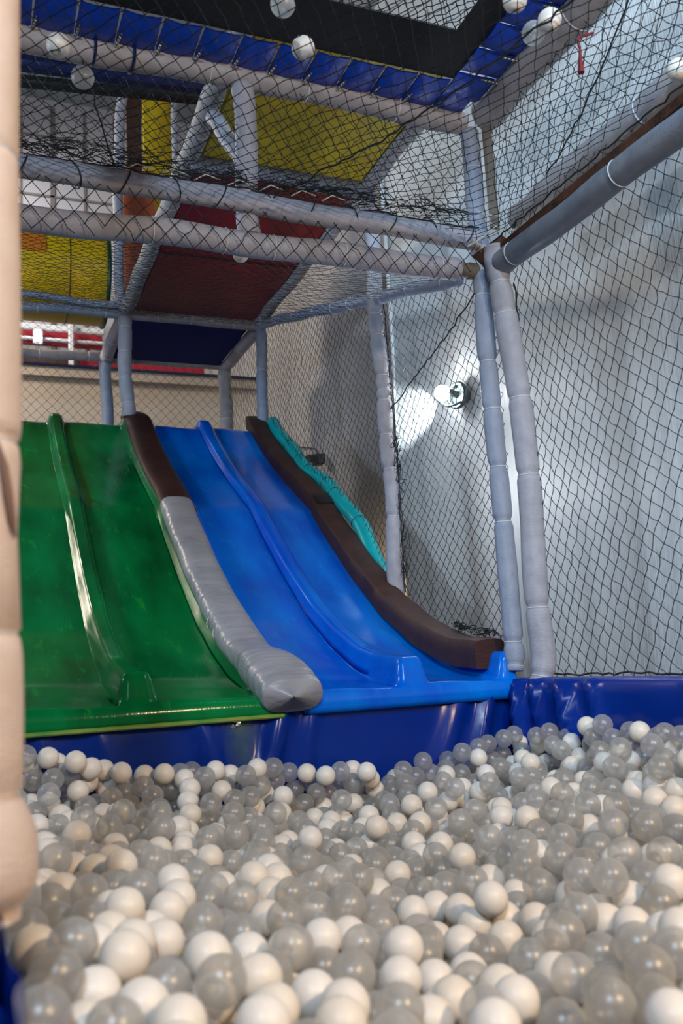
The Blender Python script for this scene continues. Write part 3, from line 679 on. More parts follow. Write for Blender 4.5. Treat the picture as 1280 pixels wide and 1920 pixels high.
# navy rails behind the trampoline beam on the left
q0, q1 = at(20, 112, 'y', 3.7), at(372, 158, 'y', 3.7)
o = MB().box((q0 + q1) / 2, (q1[0] - q0[0] + 0.4, 0.08, 0.075), rot=Matrix.Rotation(-math.atan2(q1[2] - q0[2], q1[0] - q0[0]), 3, 'Y'), bev=0.02).build('navy_rail', NAVY)
tag(o, 'navy vinyl rail behind the left part of the trampoline beam', 'rail')
q0, q1 = at(20, 150, 'y', 3.9), at(372, 185, 'y', 3.9)
o = MB().box((q0 + q1) / 2, (q1[0] - q0[0] + 0.4, 0.06, 0.04), rot=Matrix.Rotation(-math.atan2(q1[2] - q0[2], q1[0] - q0[0]), 3, 'Y'), bev=0.01).build('navy_rail', BLACKP)
tag(o, 'thin black rail under the navy rail on the upper left', 'rail')

# ================================================================== trampoline
ZT = 2.672
mb = MB()
mb.box((0.565, 2.36, ZT), (1.93, 0.22, 0.006)); mb.box((0.27, 1.40, ZT), (1.34, 1.70, 0.006)); mb.box((1.475, 1.40, ZT), (0.11, 1.70, 0.006))
tramp = tag(mb.build('trampoline', MATBLK, smooth=False), 'black trampoline mat with blue spring covers, seen from below', 'trampoline')
def cover(c0, c1, d0, d1, axis):
    u = np.linspace(0, 1, 9); v = np.linspace(0, 1, 9); G = np.zeros((9, 9, 3))
    for i in range(9):
        for j in range(9):
            b = 0.016 * math.sin(PI * u[i]) ** 0.5 * (0.4 + 0.6 * math.sin(PI * v[j])) + rnd.uniform(-0.0015, 0.0015)
            p, q = c0 + (c1 - c0) * (u[i] - (0.5 - u[i]) * -0.06 * (v[j] - 0.5)), d0 + (d1 - d0) * v[j]
            G[i, j] = (p, q, 2.664 - b) if axis == 'x' else (q, p, 2.664 - b)
    H_ = G.copy(); H_[..., 2] += 0.005
    return MB().grid(G, flip=axis != 'x').grid(H_, flip=axis == 'x')
def spring(a, b):
    P = spline([a, b], 0.0012); t = np.linspace(0, 1, len(P)); R = 0.0040 + 0.0012 * np.sin(t * len(P) * 1.9)
    R = np.where((t < 0.12) | (t > 0.8), 0.0022, R)
    return MB().tube(P, R, 6)
for x in np.arange(-0.225, 1.53, 0.125):
    cover(x + 0.003, x + 0.122, 2.625, 2.475, 'x').build('spring_cover', SKIRT, tramp)
    spring((x, 2.632, 2.648), (x + 0.010, 2.555, 2.645)).build('spring', STEEL, tramp)
for y in np.arange(2.42, 0.9, -0.125):
    cover(y - 0.003, y - 0.122, 1.675, 1.525, 'y').build('spring_cover', SKIRT, tramp)
    spring((1.69, y, 2.645), (1.60, y - 0.006, 2.644)).build('spring', STEEL, tramp)
MB().box((1.38, 2.634, 2.672), (0.34, 0.012, 0.014), bev=0.003).build('yellow_trim', YEDGE, tramp)
cover(2.56, 2.43, 1.67, 1.525, 'y').build('spring_cover', SKIRT, tramp)

# ================================================================== nets
def plane_net(name, label, o, e1, e2, ni, nj, inside_fn, r=0.0016, warp=None, **k):
    I, J = np.meshgrid(np.arange(-ni, ni + 1), np.arange(-nj, nj + 1), indexing='ij')
    K = np.array(o)[None, None] + I[..., None] * np.array(e1) + J[..., None] * np.array(e2)
    if warp: K = warp(K)
    return net(name, label, K, inside_fn(K), r, **k)

# right net wall of the pit: square mesh hung askew, drawn tight at the corner post
nj = 110; s = 0.0; pos = []
s_arr, z_arr = [], []
sx, zz = -0.9, 2.9
for j in range(nj):
    t = min(1, max(0, (sx + 0.4) / 1.3)); ang = math.radians(-62 + 34 * t ** 0.8)
    s_arr.append(sx); z_arr.append(zz); sx += 0.043 * math.cos(ang); zz += 0.043 * math.sin(ang)
I = np.arange(-80, 81); K = np.zeros((len(I), nj, 3))
for j in range(nj):
    K[:, j, 1] = 2.60 - (s_arr[j] + 0.0195 * I)
    K[:, j, 2] = z_arr[j] + 0.0365 * I
K[..., 0] = 1.785 + 0.012 * np.sin(K[..., 1] * 2.2) * np.sin((K[..., 2] - 0.6) * 2.0)
inside = (K[..., 1] < 2.58) & (K[..., 1] > 0.25) & (K[..., 2] > 0.61) & (K[..., 2] < 2.03)
net('safety_net', 'black net closing the right side of the ball pit, before the tarpaulin', K, inside, 0.0014,
    border=[[(1.79, 2.60, 2.0), (1.80, 2.60, 1.4), (1.79, 2.60, 0.62)], [(1.785, 2.58, 0.617), (1.785, 1.5, 0.615), (1.785, 0.3, 0.615)]], jit=0.004)
# net along the slides on the right
def rim_top(y): return ridge_z(np.clip(y, 2.74, 5.4)) + 0.04
cl = lambda K: (K[..., 1] > 2.67) & (K[..., 1] < 5.36) & (K[..., 2] > rim_top(K[..., 1])) & (K[..., 2] < 2.11 + 0.306 * (K[..., 1] - 2.84))
plane_net('safety_net', 'black diamond net between the blue slide and the white tarpaulin', (1.735, 4.0, 1.6), (0, 0.029, 0.027), (0, 0.029, -0.027), 95, 95, cl, r=0.0014,
          warp=lambda K: K + np.stack([0.012 * np.sin(K[..., 2] * 3 + K[..., 1]), 0.010 * np.sin(K[..., 2] * 4.1), 0.008 * np.sin(K[..., 1] * 5)], -1),
          border=[[(1.735, 2.70, 2.06), (1.735, 2.95, 1.97), (1.735, 3.3, 1.87), (1.735, 3.56, 1.80)], [(1.735, 3.56, 2.3), (1.74, 3.54, 1.6), (1.735, 3.54, 0.98)], [(1.735, 2.69, 2.0), (1.73, 2.69, 1.2), (1.73, 2.69, 0.68)]])
# frayed bunch of net on the brown edging
mb = MB()
for k in range(26):
    c = A3(1.70, rnd.uniform(2.78, 3.06), 0); c[2] = rim_top(c[1]) + 0.022
    pts = [c + A3(rnd.uniform(-0.02, 0.02), rnd.uniform(-0.04, 0.04), rnd.uniform(-0.012, 0.022)) for _ in range(4)]
    mb.tube(spline(pts, 0.008), 0.0016, 4)
tag(mb.build('net_tangle', CORD, smooth=False), 'tangle of frayed black net cord lying on the end of the brown edging', 'cord tangle')
mb = MB()
for k in range(40):
    c = A3(1.728, rnd.uniform(3.48, 3.54), rnd.uniform(0.95, 1.75))
    pts = [c + A3(rnd.uniform(-0.01, 0.01), rnd.uniform(-0.03, 0.03), rnd.uniform(-0.05, 0.05)) for _ in range(4)]
    mb.tube(spline(pts, 0.01), 0.0016, 4)
tag(mb.build('net_tangle', CORD, smooth=False), 'loose net cords bunched down the side of the strapped middle post', 'cord tangle')
mb = MB()
for k in range(230):
    x = rnd.uniform(-0.3, 1.62); c = A3(x, rnd.uniform(2.585, 2.63), 2.232 - 0.016 * max(0, x - 0.57) + abs(rnd.gauss(0, 0.022)))
    pts = [c + A3(rnd.uniform(-0.05, 0.05), rnd.uniform(-0.012, 0.012), rnd.uniform(-0.006, 0.028)) for _ in range(4)]
    mb.tube(spline(pts, 0.012), 0.0015, 4)
tag(mb.build('net_tangle', CORD, smooth=False), 'bunched black net cords along the top of the whitish front rail', 'cord tangle')
# back nets of the deck
plane_net('safety_net', 'black diamond net behind the slide tops, before the cream wall', (0.8, 6.30, 2.5), (0.034, 0, 0.036), (0.034, 0, -0.036), 45, 45,
          lambda K: (K[..., 0] > -0.35) & (K[..., 0] < 1.72) & (K[..., 2] > 2.15) & (K[..., 2] < 2.89), r=0.0014)
plane_net('safety_net', 'pale meshed net above the back rail at left, before the lit lamp', (0.2, 6.29, 3.1), (0.034, 0, 0.026), (0.034, 0, -0.026), 45, 45,
          lambda K: (K[..., 0] > -0.35) & (K[..., 0] < 0.84) & (K[..., 2] > 2.90) & (K[..., 2] < 3.35), r=0.0014)
plane_net('safety_net', 'narrow black net at the right end of the slide deck', (1.735, 5.8, 2.5), (0, 0.034, 0.036), (0, 0.034, -0.036), 45, 45,
          lambda K: (K[..., 1] > 5.38) & (K[..., 1] < 6.25) & (K[..., 2] > 2.15) & (K[..., 2] < 2.89), r=0.0014)
# sloping net over the slides
def slope(K):
    K = K.copy(); K[..., 2] = 2.09 + (K[..., 1] - 2.68) * (2.86 - 2.09) / (5.34 - 2.68) - 0.03 * np.sin((K[..., 1] - 2.68) / 2.66 * PI); return K
plane_net('safety_net', 'fine black net sloping up over the slides to the deck', (0.6, 4.0, 0), (0.022, 0.032, 0), (0.022, -0.032, 0), 75, 75,
          lambda K: (K[..., 0] > -0.4) & (K[..., 0] < 1.70) & (K[..., 1] > 2.69) & (K[..., 1] < 5.35), r=0.0011, warp=slope, knot=0)
# netting ceiling of the pit
NETB = [(568, 90, 0), (530, 8, 1), (110, 85, 0), (155, 145, 1), (1000, 62, 1), (1030, 38, 0), (965, 0, 0), (1270, 130, 0)]
def sag(K):
    K = K.copy(); d = np.minimum(2.63 - K[..., 1], (1.70 - K[..., 0]) * 1.2)
    e = 2.228 - 0.07 * np.exp(-((1.70 - K[..., 0]) / 0.25) ** 2)
    K[..., 2] = e - 0.12 * (1 - np.exp(-np.clip(d, 0, 9) / 0.35)) + 0.012 * np.sin(K[..., 0] * 7) * np.sin(K[..., 1] * 6)
    return K
def sag_z(x, y): return float(sag(np.array([[[x, y, 0.0]]]))[0, 0, 2])
ceil_net = plane_net('safety_net', 'black net stretched as a ceiling over the ball pit under the trampoline', (0.6, 1.6, 0), (0.024, 0.036, 0), (0.024, -0.036, 0), 85, 85,
          lambda K: (K[..., 0] > -0.45) & (K[..., 0] < 1.70) & (K[..., 1] > 0.35) & (K[..., 1] < 2.62), r=0.0013, warp=sag,
          border=[[(-0.35, 2.605, 2.225), (0.6, 2.60, 2.215), (1.66, 2.60, 2.19)], [(1.69, 2.58, 2.13), (1.695, 1.6, 2.125), (1.695, 0.35, 2.12)], [(0.86, 2.5, 2.14), (1.1, 1.9, 2.11), (1.25, 1.2, 2.10)]])
plane_net('safety_net', 'black net hung upright between the whitish rail and the trampoline rail', (0.6, 2.67, 2.4), (0.024, 0, 0.030), (0.026, 0, -0.030), 70, 70,
          lambda K: (K[..., 0] > -0.35) & (K[..., 0] < 1.69) & (K[..., 2] > 2.20) & (K[..., 2] < 2.63), r=0.0013, jit=0.007,
          warp=lambda K: K + np.stack([0.012 * np.sin(K[..., 2] * 9 + K[..., 0] * 3), 0.02 * np.sin(K[..., 0] * 5), 0 * K[..., 0]], -1),
          border=[[(0.30, 2.66, 2.62), (0.36, 2.665, 2.4), (0.40, 2.66, 2.22)]])
plane_net('safety_net', 'black net hung upright under the right edge of the trampoline', (1.745, 1.5, 2.4), (0, 0.026, 0.034), (0, 0.028, -0.032), 70, 70,
          lambda K: (K[..., 1] > 0.3) & (K[..., 1] < 2.62) & (K[..., 2] > 2.13) & (K[..., 2] < 2.63), r=0.0013, jit=0.007,
          warp=lambda K: K + np.stack([0.02 * np.sin(K[..., 1] * 5), 0.014 * np.sin(K[..., 2] * 9 + K[..., 1] * 3), 0 * K[..., 0]], -1),
          border=[[(1.74, 2.5, 2.16), (1.745, 2.1, 2.34), (1.74, 1.75, 2.60)]])
plane_net('safety_net', 'strip of wide-meshed net hung before the lower front rail', (0.6, 2.606, 2.1), (0.030, 0, 0.036), (0.030, 0, -0.036), 40, 40,
          lambda K: (K[..., 0] > -0.35) & (K[..., 0] < 1.62) & (K[..., 2] > 2.0) & (K[..., 2] < 2.155), r=0.0016, jit=0.005)
plane_net('mesh_window', None, (1.18, 1.6, ZT), (0.016, 0.020, 0), (0.016, -0.020, 0), 40, 40,
          lambda K: (K[..., 0] > 0.94) & (K[..., 0] < 1.42) & (K[..., 1] > 1.2) & (K[..., 1] < 2.25), r=0.0018, parent=tramp)
rb = at(1085, 72, 'z', 2.08)
mb = MB(); mb.tube(spline([at(1112, 62, 'z', 2.10), rb, rb + [0, 0, -0.028], rb + [-0.002, 0, -0.045]], 0.004), 0.0035, 6)
mb.tube([rb + [-0.002, 0, -0.042], rb + [-0.003, 0, -0.055], rb + [-0.004, 0, -0.088]], [0.003, 0.005, 0.008], 8)
tag(mb.build('red_ribbon', REDCORD), 'dark red ribbon tassel hanging from the ceiling net on the right', 'ribbon')

# ================================================================== padded post at the opening, close to the viewer
ys_ = [0, 295, 300, 306, 312, 330, 600, 800, 825, 834, 842, 870, 1000, 1180, 1188, 1196, 1225, 1300, 1400, 1470, 1488, 1500, 1530, 1560, 1600, 1640, 1670, 1688, 1692, 1716]
ex_ = [37, 36, 34, 29, 34, 36, 40, 41, 38, 26, 36, 39, 33, 40, 29, 38, 43, 45, 45, 44, 32, 46, 62, 70, 74, 72, 60, 42, 40, 40]
P, R = [], []
for v, e_ in zip([-1400, -600, -260, -120] + ys_, [30, 36, 38, 37] + ex_):
    q = at(e_, v, 'y', 0.93); c = at(38 + 6 * max(0, min(1, v / 1500)), v, 'y', 0.93)
    cx = c[0] - 0.046; P.append((cx, 0.93, q[2])); R.append(max(0.02, q[0] - cx))
o = MB().tube(P[::-1], R[::-1], 32).build('padded_post', FOAM_NEAR, angle=None)
tag(o, 'pale padded post at the left edge of the pit opening, on the dark blue pad', 'padded pole')
q_ = [at(u_, v_, 'y', 0.93) for u_, v_ in ((-8, 840), (4, 890), (12, 940), (20, 985), (27, 1015))]
cx_ = P[len(P) // 2][0]
MB().tube([(p[0], 0.93 - math.sqrt(max(1e-6, 0.0455 ** 2 - (p[0] - (at(41, 900, 'y', 0.93)[0] - 0.046)) ** 2)), p[2]) for p in q_], [0.001, 0.005, 0.005, 0.004, 0.001], 8).build('seam', SEAM, o)
for v in (306, 834, 1188):
    i = ys_.index(v) + 4
    torus(MB(), P[i], (0, 0, 1), R[i] + 0.001, 0.0022).build('zip_tie', TIE, o)

# ================================================================== floodlight on the tarpaulin and a small device on the wall
bc = at(829, 737, 'x', 1.985); pc = at(868, 742, 'x', 2.075)
fl = tag(MB().ball(bc, 0.037, 24, 14, (1, 1, 1)).build('floodlight', GLOW), 'lit round lamp on a grey bracket fixed before the white tarpaulin', 'lamp')
mb = MB(); torus(mb, pc + A3(-0.03, 0, 0), (1, 0.25, 0), 0.056, 0.009, 28, 8)
mb.tube([pc + A3(0.022, 0.0, 0), pc + A3(0.0, 0.0, 0), pc + A3(-0.03, 0.0, 0)], [0.03, 0.045, 0.056], 24)
mb.build('reflector_housing', LAMPBODY, fl)
mb = MB().tube(spline([pc + A3(-0.03, -0.03, -0.04), pc + A3(-0.07, 0.01, -0.05), bc + A3(0.01, 0.02, -0.045), bc + A3(0, 0.04, -0.02)], 0.01), 0.006, 8)
mb.tube(spline([pc + A3(-0.03, 0.0, 0.04), pc + A3(-0.06, 0.03, 0.04), bc + A3(0.02, 0.0, 0.03)], 0.01), 0.006, 8)
mb.tube([pc + A3(-0.02, 0, 0), bc + A3(0.02, -0.02, 0)], 0.016, 12)
mb.build('bracket_arm', LAMPBODY, fl)
d = at(597, 862, 'x', 2.30)
dv = tag(MB().box(d, (0.08, 0.10, 0.075), bev=0.012).build('wall_device', BLACKP), 'small black camera-like device on the wall beside the turquoise tube', 'device')
MB().tube([d + A3(-0.03, -0.03, 0), d + A3(-0.10, -0.06, -0.01)], 0.03, 14).build('snout', BLACKP, dv)
MB().tube(spline([d + A3(0, 0, 0.03), at(590, 842, 'x', 2.33), at(560, 838, 'x', 2.345), at(520, 830, 'x', 2.36)], 0.03), 0.006, 6).build('cable', BLACKP, dv)

light('floodlight_beam', 'SPOT', tuple(bc + A3(-0.035, 0.035, 0)), (2.12, 4.22, 1.95), 120, (0.85, 0.95, 1.0), 0.02, spot=0.62, blend=0.8)
light('floodlight_fill', 'POINT', (1.86, 3.20, 1.38), (2.1, 3.4, 1.0), 3.2, (0.97, 0.97, 1.0), 0.08)  # extra unseen point light added below the floodlight to brighten the tarpaulin

# ================================================================== balls
R0 = 0.028
def ball_mesh(name, m):
    o = MB().ball((0, 0, 0), R0, 26, 16).build(name, m, origin=(0, 0, 0), angle=None); return o
protos = [ball_mesh('white_ball', BALL_W), ball_mesh('clear_ball', BALL_C)]
used = [False, False]
def put_ball(p, t, label, group=None):
    if not used[t]: o = protos[t]; used[t] = True
    else: o = protos[t].copy(); COL.objects.link(o)
    for k in ('label', 'group'):
        if k in o: del o[k]
    o.location = p
    return tag(o, label, 'ball', group)
NW, NC, RW, RC = 248, 295, 660, 1118
Q = np.array([
    314, 2144, 791, 1207, 2011, 582, 741, 2132, 639, 143, 2385, 771, 329, 2007, 728, 242, 2075, 746, 378, 1890, 722, 516, 2218, 738, 623, 2173, 684, 541, 1872, 698,
    1113, 2428, 610, 1034, 2287, 581, 464, 2499, 710, 719, 1904, 654, 393, 2662, 767, 1321, 1600, 649, 1573, 2727, 610, 1099, 2123, 568, 1032, 1812, 620, 538, 2804, 710,
    770, 2007, 649, 916, 2542, 635, 1392, 2614, 526, 608, 2011, 669, 1175, 2373, 527, 1002, 2059, 559, 688, 2489, 646, 1525, 2572, 530, 1939, 2294, 691, 1535, 2780, 523,
    1569, 2937, 529, 1889, 2422, 625, 502, 2128, 672, 476, 3290, 755, 1424, 3006, 528, 1770, 2397, 582, 1691, 2654, 541, 1724, 2214, 619, 1858, 3426, 584, 921, 3230, 669,
    375, 2414, 743, 609, 3081, 726, 1264, 2180, 551, 1529, 3038, 523, 590, 2914, 712, 396, 3923, 773, 840, 2814, 638, 408, 3436, 724, 888, 3742, 649, 1779, 4102, 615,
    1391, 2113, 578, 1421, 4033, 617, 1628, 3565, 522, 950, 3134, 629, 276, 2328, 766, 2297, 3825, 639, 334, 2527, 743, 2282, 3585, 667, 1644, 2768, 529, 1611, 1887, 703,
    495, 4939, 967, 2778, 3464, 747, 2686, 3220, 744, 372, 5083, 986, 210, 1937, 728, 260, 3043, 752, 732, 5002, 884, 120, 3027, 809, 957, 5008, 856, 2128, 4430, 638,
    511, 4983, 815, 2590, 2993, 743, 578, 4991, 922, 1048, 2673, 591, 1007, 4621, 692, 3252, 3957, 946, 138, 2501, 710, 1300, 2410, 515, 1019, 3270, 643, 140, 3215, 800,
    864, 4145, 628, 2307, 4593, 669, 1872, 4997, 760, 2100, 4935, 764, 1794, 5096, 772, 1567, 4858, 694, 1796, 3110, 564, 1871, 3901, 560, 137, 3326, 810, 271, 4397, 751,
    2416, 3321, 650, 1924, 3736, 576, 1862, 2701, 577, 2784, 3185, 776, 2871, 4998, 769, 1035, 4792, 730, 1405, 3264, 539, 1066, 4881, 782, 1248, 4931, 748, 2590, 4525, 648,
    2959, 4564, 765, 2013, 4377, 565, 2001, 4085, 610, 344, 3523, 723, 1252, 5069, 840, 1475, 5017, 836, 1821, 2968, 538, 2830, 3372, 773, 903, 4394, 673, 656, 5106, 897,
    3269, 4587, 851, 871, 5115, 848, 545, 3931, 705, 1061, 4982, 820, 2678, 3964, 716, 1032, 3410, 650, 1939, 4562, 589, 467, 2697, 687, 3035, 3991, 806, 3279, 4439, 951,
    217, 5159, 865, 2044, 5019, 587, 1721, 4804, 568, 3173, 4468, 738, 672, 5139, 795, 2445, 4621, 602, 725, 3947, 667, 3089, 3860, 818, 1719, 2073, 636, 1820, 2502, 580,
    569, 5068, 847, 2502, 4157, 615, 2094, 3209, 602, 1357, 5154, 801, 257, 3589, 771, 2821, 4831, 694, 1709, 4576, 546, 1785, 4712, 559, 406, 4788, 731, 489, 3630, 714,
    2206, 5073, 641, 1764, 4163, 526, 2155, 5012, 713, 2547, 4654, 602, 1339, 4204, 566, 129, 3882, 800, 223, 3256, 731, 619, 4845, 706, 518, 4319, 688, 2223, 4295, 536,
    371, 2790, 735, 1876, 4769, 541, 2964, 3664, 745, 298, 5170, 952, 3124, 4898, 750, 1851, 3799, 527, 262, 3815, 761, 3264, 4514, 773, 1462, 4591, 570, 2109, 5170, 757,
    2641, 4995, 692, 1873, 5053, 578, 185, 3137, 740, 1524, 5047, 687, 819, 3267, 640, 894, 4249, 630, 1599, 2439, 553, 286, 5066, 763, 179, 4918, 834, 1432, 2861, 474,
    3267, 4928, 821, 3289, 4897, 710, 422, 5170, 947, 3232, 3693, 865, 498, 5170, 740, 1450, 4993, 632, 1846, 2803, 544, 586, 2226, 590, 1401, 4293, 562, 963, 4485, 634,
    2568, 3423, 701, 2944, 4058, 712, 2131, 2583, 683, 846, 4998, 674, 2639, 4799, 637, 163, 4617, 815, 1543, 3853, 511, 2867, 4651, 583, 2772, 3911, 685, 2121, 5170, 638,
    427, 4621, 720, 3287, 5170, 812, 1503, 4702, 632, 143, 3434, 597, 2924, 3251, 883, 1863, 4470, 546, 1184, 4558, 632, 2344, 3072, 665, 2973, 4722, 697, 1251, 3401, 582,
    3029, 4992, 623, 2115, 2774, 643, 122, 3009, 606, 372, 5000, 765, 1198, 3620, 572, 2083, 3540, 522, 1602, 4188, 518, 797, 2490, 639, 2223, 3746, 576, 2946, 5170, 668,
    788, 5084, 703, 655, 4606, 735, 3310, 4999, 753, 2606, 4376, 576, 3123, 5009, 706, 857, 3927, 606, 2928, 3418, 773, 2384, 5170, 679, 209, 4668, 730, 2478, 4034, 578,
    2178, 4509, 582, 955, 5148, 788, 2987, 4368, 686, 1813, 2850, 441, 681, 3775, 669, 2238, 2621, 664, 1617, 3131, 460, 618, 2778, 596, 1129, 2241, 507, 1167, 4156, 558,
    152, 3232, 649, 2693, 3834, 667, 1072, 3941, 573, 1287, 4585, 584, 1019, 4905, 625, 2168, 3161, 530, 1070, 2864, 560, 2570, 4967, 616, 972, 4166, 603, 934, 3368, 617,
    1084, 4422, 615, 1184, 3933, 573, 776, 2415, 547, 2475, 4688, 486, 2444, 3936, 526, 1704, 5085, 580, 1988, 2345, 575, 1415, 4876, 574, 499, 2031, 740, 163, 2033, 807,
    1249, 1705, 654, 122, 1851, 794, 216, 2242, 809, 1341, 1959, 625, 1424, 1785, 672, 1471, 2177, 651, 770, 2361, 682, 883, 1968, 634, 852, 2166, 654, 397, 2110, 725,
    124, 2695, 820, 594, 2603, 711, 1504, 1922, 678, 1814, 2414, 703, 249, 1839, 755, 1385, 2221, 586, 1364, 1700, 643, 1019, 2502, 611, 782, 2892, 687, 1085, 2753, 654,
    1822, 2208, 667, 856, 2681, 665, 1771, 2743, 621, 1233, 1865, 569, 1835, 2594, 670, 1671, 2389, 628, 1410, 2491, 528, 136, 2603, 765, 2073, 2469, 727, 1078, 1938, 603,
    1571, 2168, 585, 266, 3337, 793, 1997, 2568, 721, 1005, 2824, 636, 1527, 1817, 687, 481, 2948, 750, 325, 2881, 771, 700, 2594, 669, 2311, 2827, 738, 2271, 2972, 731,
    602, 3395, 734, 1856, 2953, 640, 1670, 3016, 596, 1985, 2924, 651, 1195, 2759, 577, 993, 3037, 642, 1207, 3491, 646, 288, 2633, 759, 1293, 2072, 558, 883, 2450, 587,
    1209, 3168, 636, 2019, 3477, 632, 209, 2818, 773, 707, 3019, 664, 1604, 3102, 567, 1064, 3975, 686, 1349, 1845, 622, 1984, 2451, 667, 2811, 3310, 859, 1323, 3244, 607,
    1244, 2289, 534, 768, 4075, 733, 2002, 3185, 655, 2146, 3133, 670, 218, 2714, 743, 1104, 3142, 628, 2319, 3313, 699, 2087, 3843, 642, 742, 3336, 681, 565, 4235, 740,
    2412, 2790, 719, 2467, 3387, 728, 1195, 2476, 558, 2172, 2946, 659, 678, 2265, 659, 965, 4078, 665, 1398, 3110, 543, 655, 4429, 770, 353, 4781, 837, 2898, 3743, 814,
    1559, 3221, 532, 2487, 3221, 742, 1182, 4452, 700, 453, 4208, 790, 1126, 4677, 723, 1392, 4444, 678, 1267, 2596, 553, 128, 2705, 607, 2160, 4217, 647, 2157, 3310, 662,
    806, 1818, 639, 3016, 3828, 890, 2406, 3553, 682, 3081, 3669, 910, 261, 5085, 1006, 1831, 3610, 562, 1798, 3513, 524, 1003, 3850, 595, 1577, 3675, 545, 2252, 3997, 652,
    300, 5088, 882, 2586, 3742, 721, 412, 3035, 741, 2606, 4434, 705, 1836, 4680, 667, 1388, 4939, 814, 758, 3157, 665, 2451, 4546, 681, 1159, 4934, 827, 2797, 4435, 712,
    1730, 3601, 512, 370, 4505, 725, 1260, 4251, 651, 1259, 2969, 561, 389, 4983, 886, 1987, 3273, 593, 3260, 4271, 969, 3158, 4540, 821, 1335, 2784, 530, 1739, 2834, 533,
    2742, 3727, 730, 871, 4874, 766, 1812, 4030, 541, 845, 4541, 726, 2015, 2818, 643, 1536, 3968, 539, 1396, 4896, 707, 174, 3727, 799, 1579, 5045, 828, 1729, 4980, 622,
    668, 4918, 770, 1819, 5023, 666, 1919, 3993, 593, 2052, 5041, 699, 1669, 4100, 529, 2774, 5019, 811, 650, 4268, 680, 1196, 4025, 629, 841, 4970, 807, 3247, 3762, 946,
    2520, 5050, 776, 1975, 5026, 772, 1475, 4957, 747, 297, 4831, 750, 1279, 4783, 714, 999, 5051, 766, 393, 3774, 720, 2925, 4839, 725, 1011, 3517, 657, 2850, 3717, 720,
    124, 3548, 813, 1755, 4477, 542, 750, 5018, 779, 3116, 5082, 860, 1774, 4330, 549, 1707, 5160, 780, 590, 3586, 727, 2587, 3234, 703, 3118, 4133, 847, 125, 2890, 801,
    2105, 4656, 620, 1112, 2553, 570, 2524, 3856, 684, 200, 4775, 829, 2555, 4877, 674, 3250, 4350, 897, 3210, 4858, 879, 3237, 4757, 906, 2359, 4994, 743, 479, 5039, 901,
    2324, 4905, 683, 1495, 4324, 607, 2180, 3936, 565, 3221, 3618, 941, 1765, 3732, 522, 130, 2803, 660, 796, 3813, 628, 2837, 4074, 725, 1119, 3850, 622, 1503, 4431, 626,
    148, 4167, 804, 160, 4474, 815, 539, 4906, 744, 1740, 5170, 678, 2271, 4763, 640, 1679, 2511, 571, 3258, 4191, 897, 735, 4462, 676, 2750, 5004, 688, 2592, 4088, 640,
    143, 2211, 713, 2075, 3909, 557, 2440, 2957, 730, 2210, 3628, 578, 1120, 3566, 623, 2452, 5025, 697, 3215, 5120, 874, 874, 2079, 583, 3026, 3792, 763, 179, 3422, 779,
    2586, 5088, 699, 3199, 4678, 837, 2923, 5075, 823, 312, 3707, 754, 2870, 3880, 741, 3020, 5122, 834, 1612, 5128, 741, 2052, 4516, 582, 2897, 4473, 703, 1520, 4075, 535,
    1930, 3173, 538, 1352, 4799, 617, 1605, 4332, 543, 351, 2251, 737, 2374, 3656, 673, 129, 2606, 550, 1548, 3360, 503, 3065, 3578, 851, 2085, 4178, 572, 1484, 3465, 527,
    1462, 1980, 578, 1279, 4041, 559, 2236, 3181, 633, 1642, 3783, 540, 3151, 5170, 752, 2709, 4147, 681, 2753, 5170, 753, 1058, 4099, 600, 439, 2295, 676, 1994, 3371, 550,
    1745, 3839, 517, 1556, 2015, 625, 3196, 4363, 734, 1464, 3714, 532, 2285, 4992, 634, 1073, 4729, 631, 790, 4671, 684, 1196, 3051, 593, 3310, 4104, 934, 3004, 3387, 848,
    1926, 5119, 645, 3239, 5081, 772, 688, 3638, 670, 2765, 4621, 598, 1522, 2333, 561, 2359, 4085, 566, 745, 4181, 676, 2060, 3112, 560, 3050, 5140, 732, 3310, 4684, 876,
    3252, 4037, 873, 2096, 3684, 527, 2167, 4863, 607, 1924, 2601, 608, 828, 3394, 639, 464, 5113, 824, 904, 2281, 621, 140, 5083, 869, 1141, 5170, 836, 673, 2698, 659,
    2311, 5094, 659, 563, 2302, 688, 1023, 5072, 663, 1061, 5098, 840, 2144, 4969, 564, 2573, 3642, 673, 1599, 1847, 600, 2374, 2888, 674, 3184, 4264, 796, 2692, 5090, 715,
    3259, 3947, 816, 2015, 5170, 676, 1189, 5019, 768, 1421, 2369, 501, 1312, 3591, 568, 1150, 4805, 619, 3265, 4709, 752, 2786, 4916, 637, 2855, 5153, 724, 533, 3766, 699,
    1306, 5077, 746, 1047, 4301, 631, 2885, 4564, 646, 605, 5093, 725, 1398, 4114, 549, 1037, 2405, 516, 1874, 4222, 558, 1844, 5170, 708, 879, 4741, 715, 460, 3864, 685,
    821, 2582, 544, 3177, 3898, 767, 1436, 5170, 730, 1023, 2961, 571, 2274, 4430, 573, 1640, 3301, 504, 528, 4432, 703, 3252, 4605, 711, 2558, 4744, 543, 2345, 3728, 559,
    1514, 5117, 783, 1423, 3086, 420, 3071, 4074, 737, 3089, 3686, 774, 1511, 2091, 520, 1963, 3841, 542, 821, 3001, 641, 2442, 3847, 609, 1026, 5170, 710, 465, 4177, 645,
    1168, 2957, 446, 2568, 3968, 622, 133, 3643, 601, 2223, 4635, 584, 1127, 4936, 618, 1119, 5145, 656, 2037, 5149, 570, 569, 4149, 667, 2616, 5170, 637, 1899, 4353, 563,
    3080, 4889, 598, 1521, 3588, 503, 3148, 4015, 828, 280, 3923, 738, 1539, 1754, 596, 685, 4067, 638, 2621, 4512, 529, 1859, 3404, 459, 3139, 5141, 514, 892, 3057, 541,
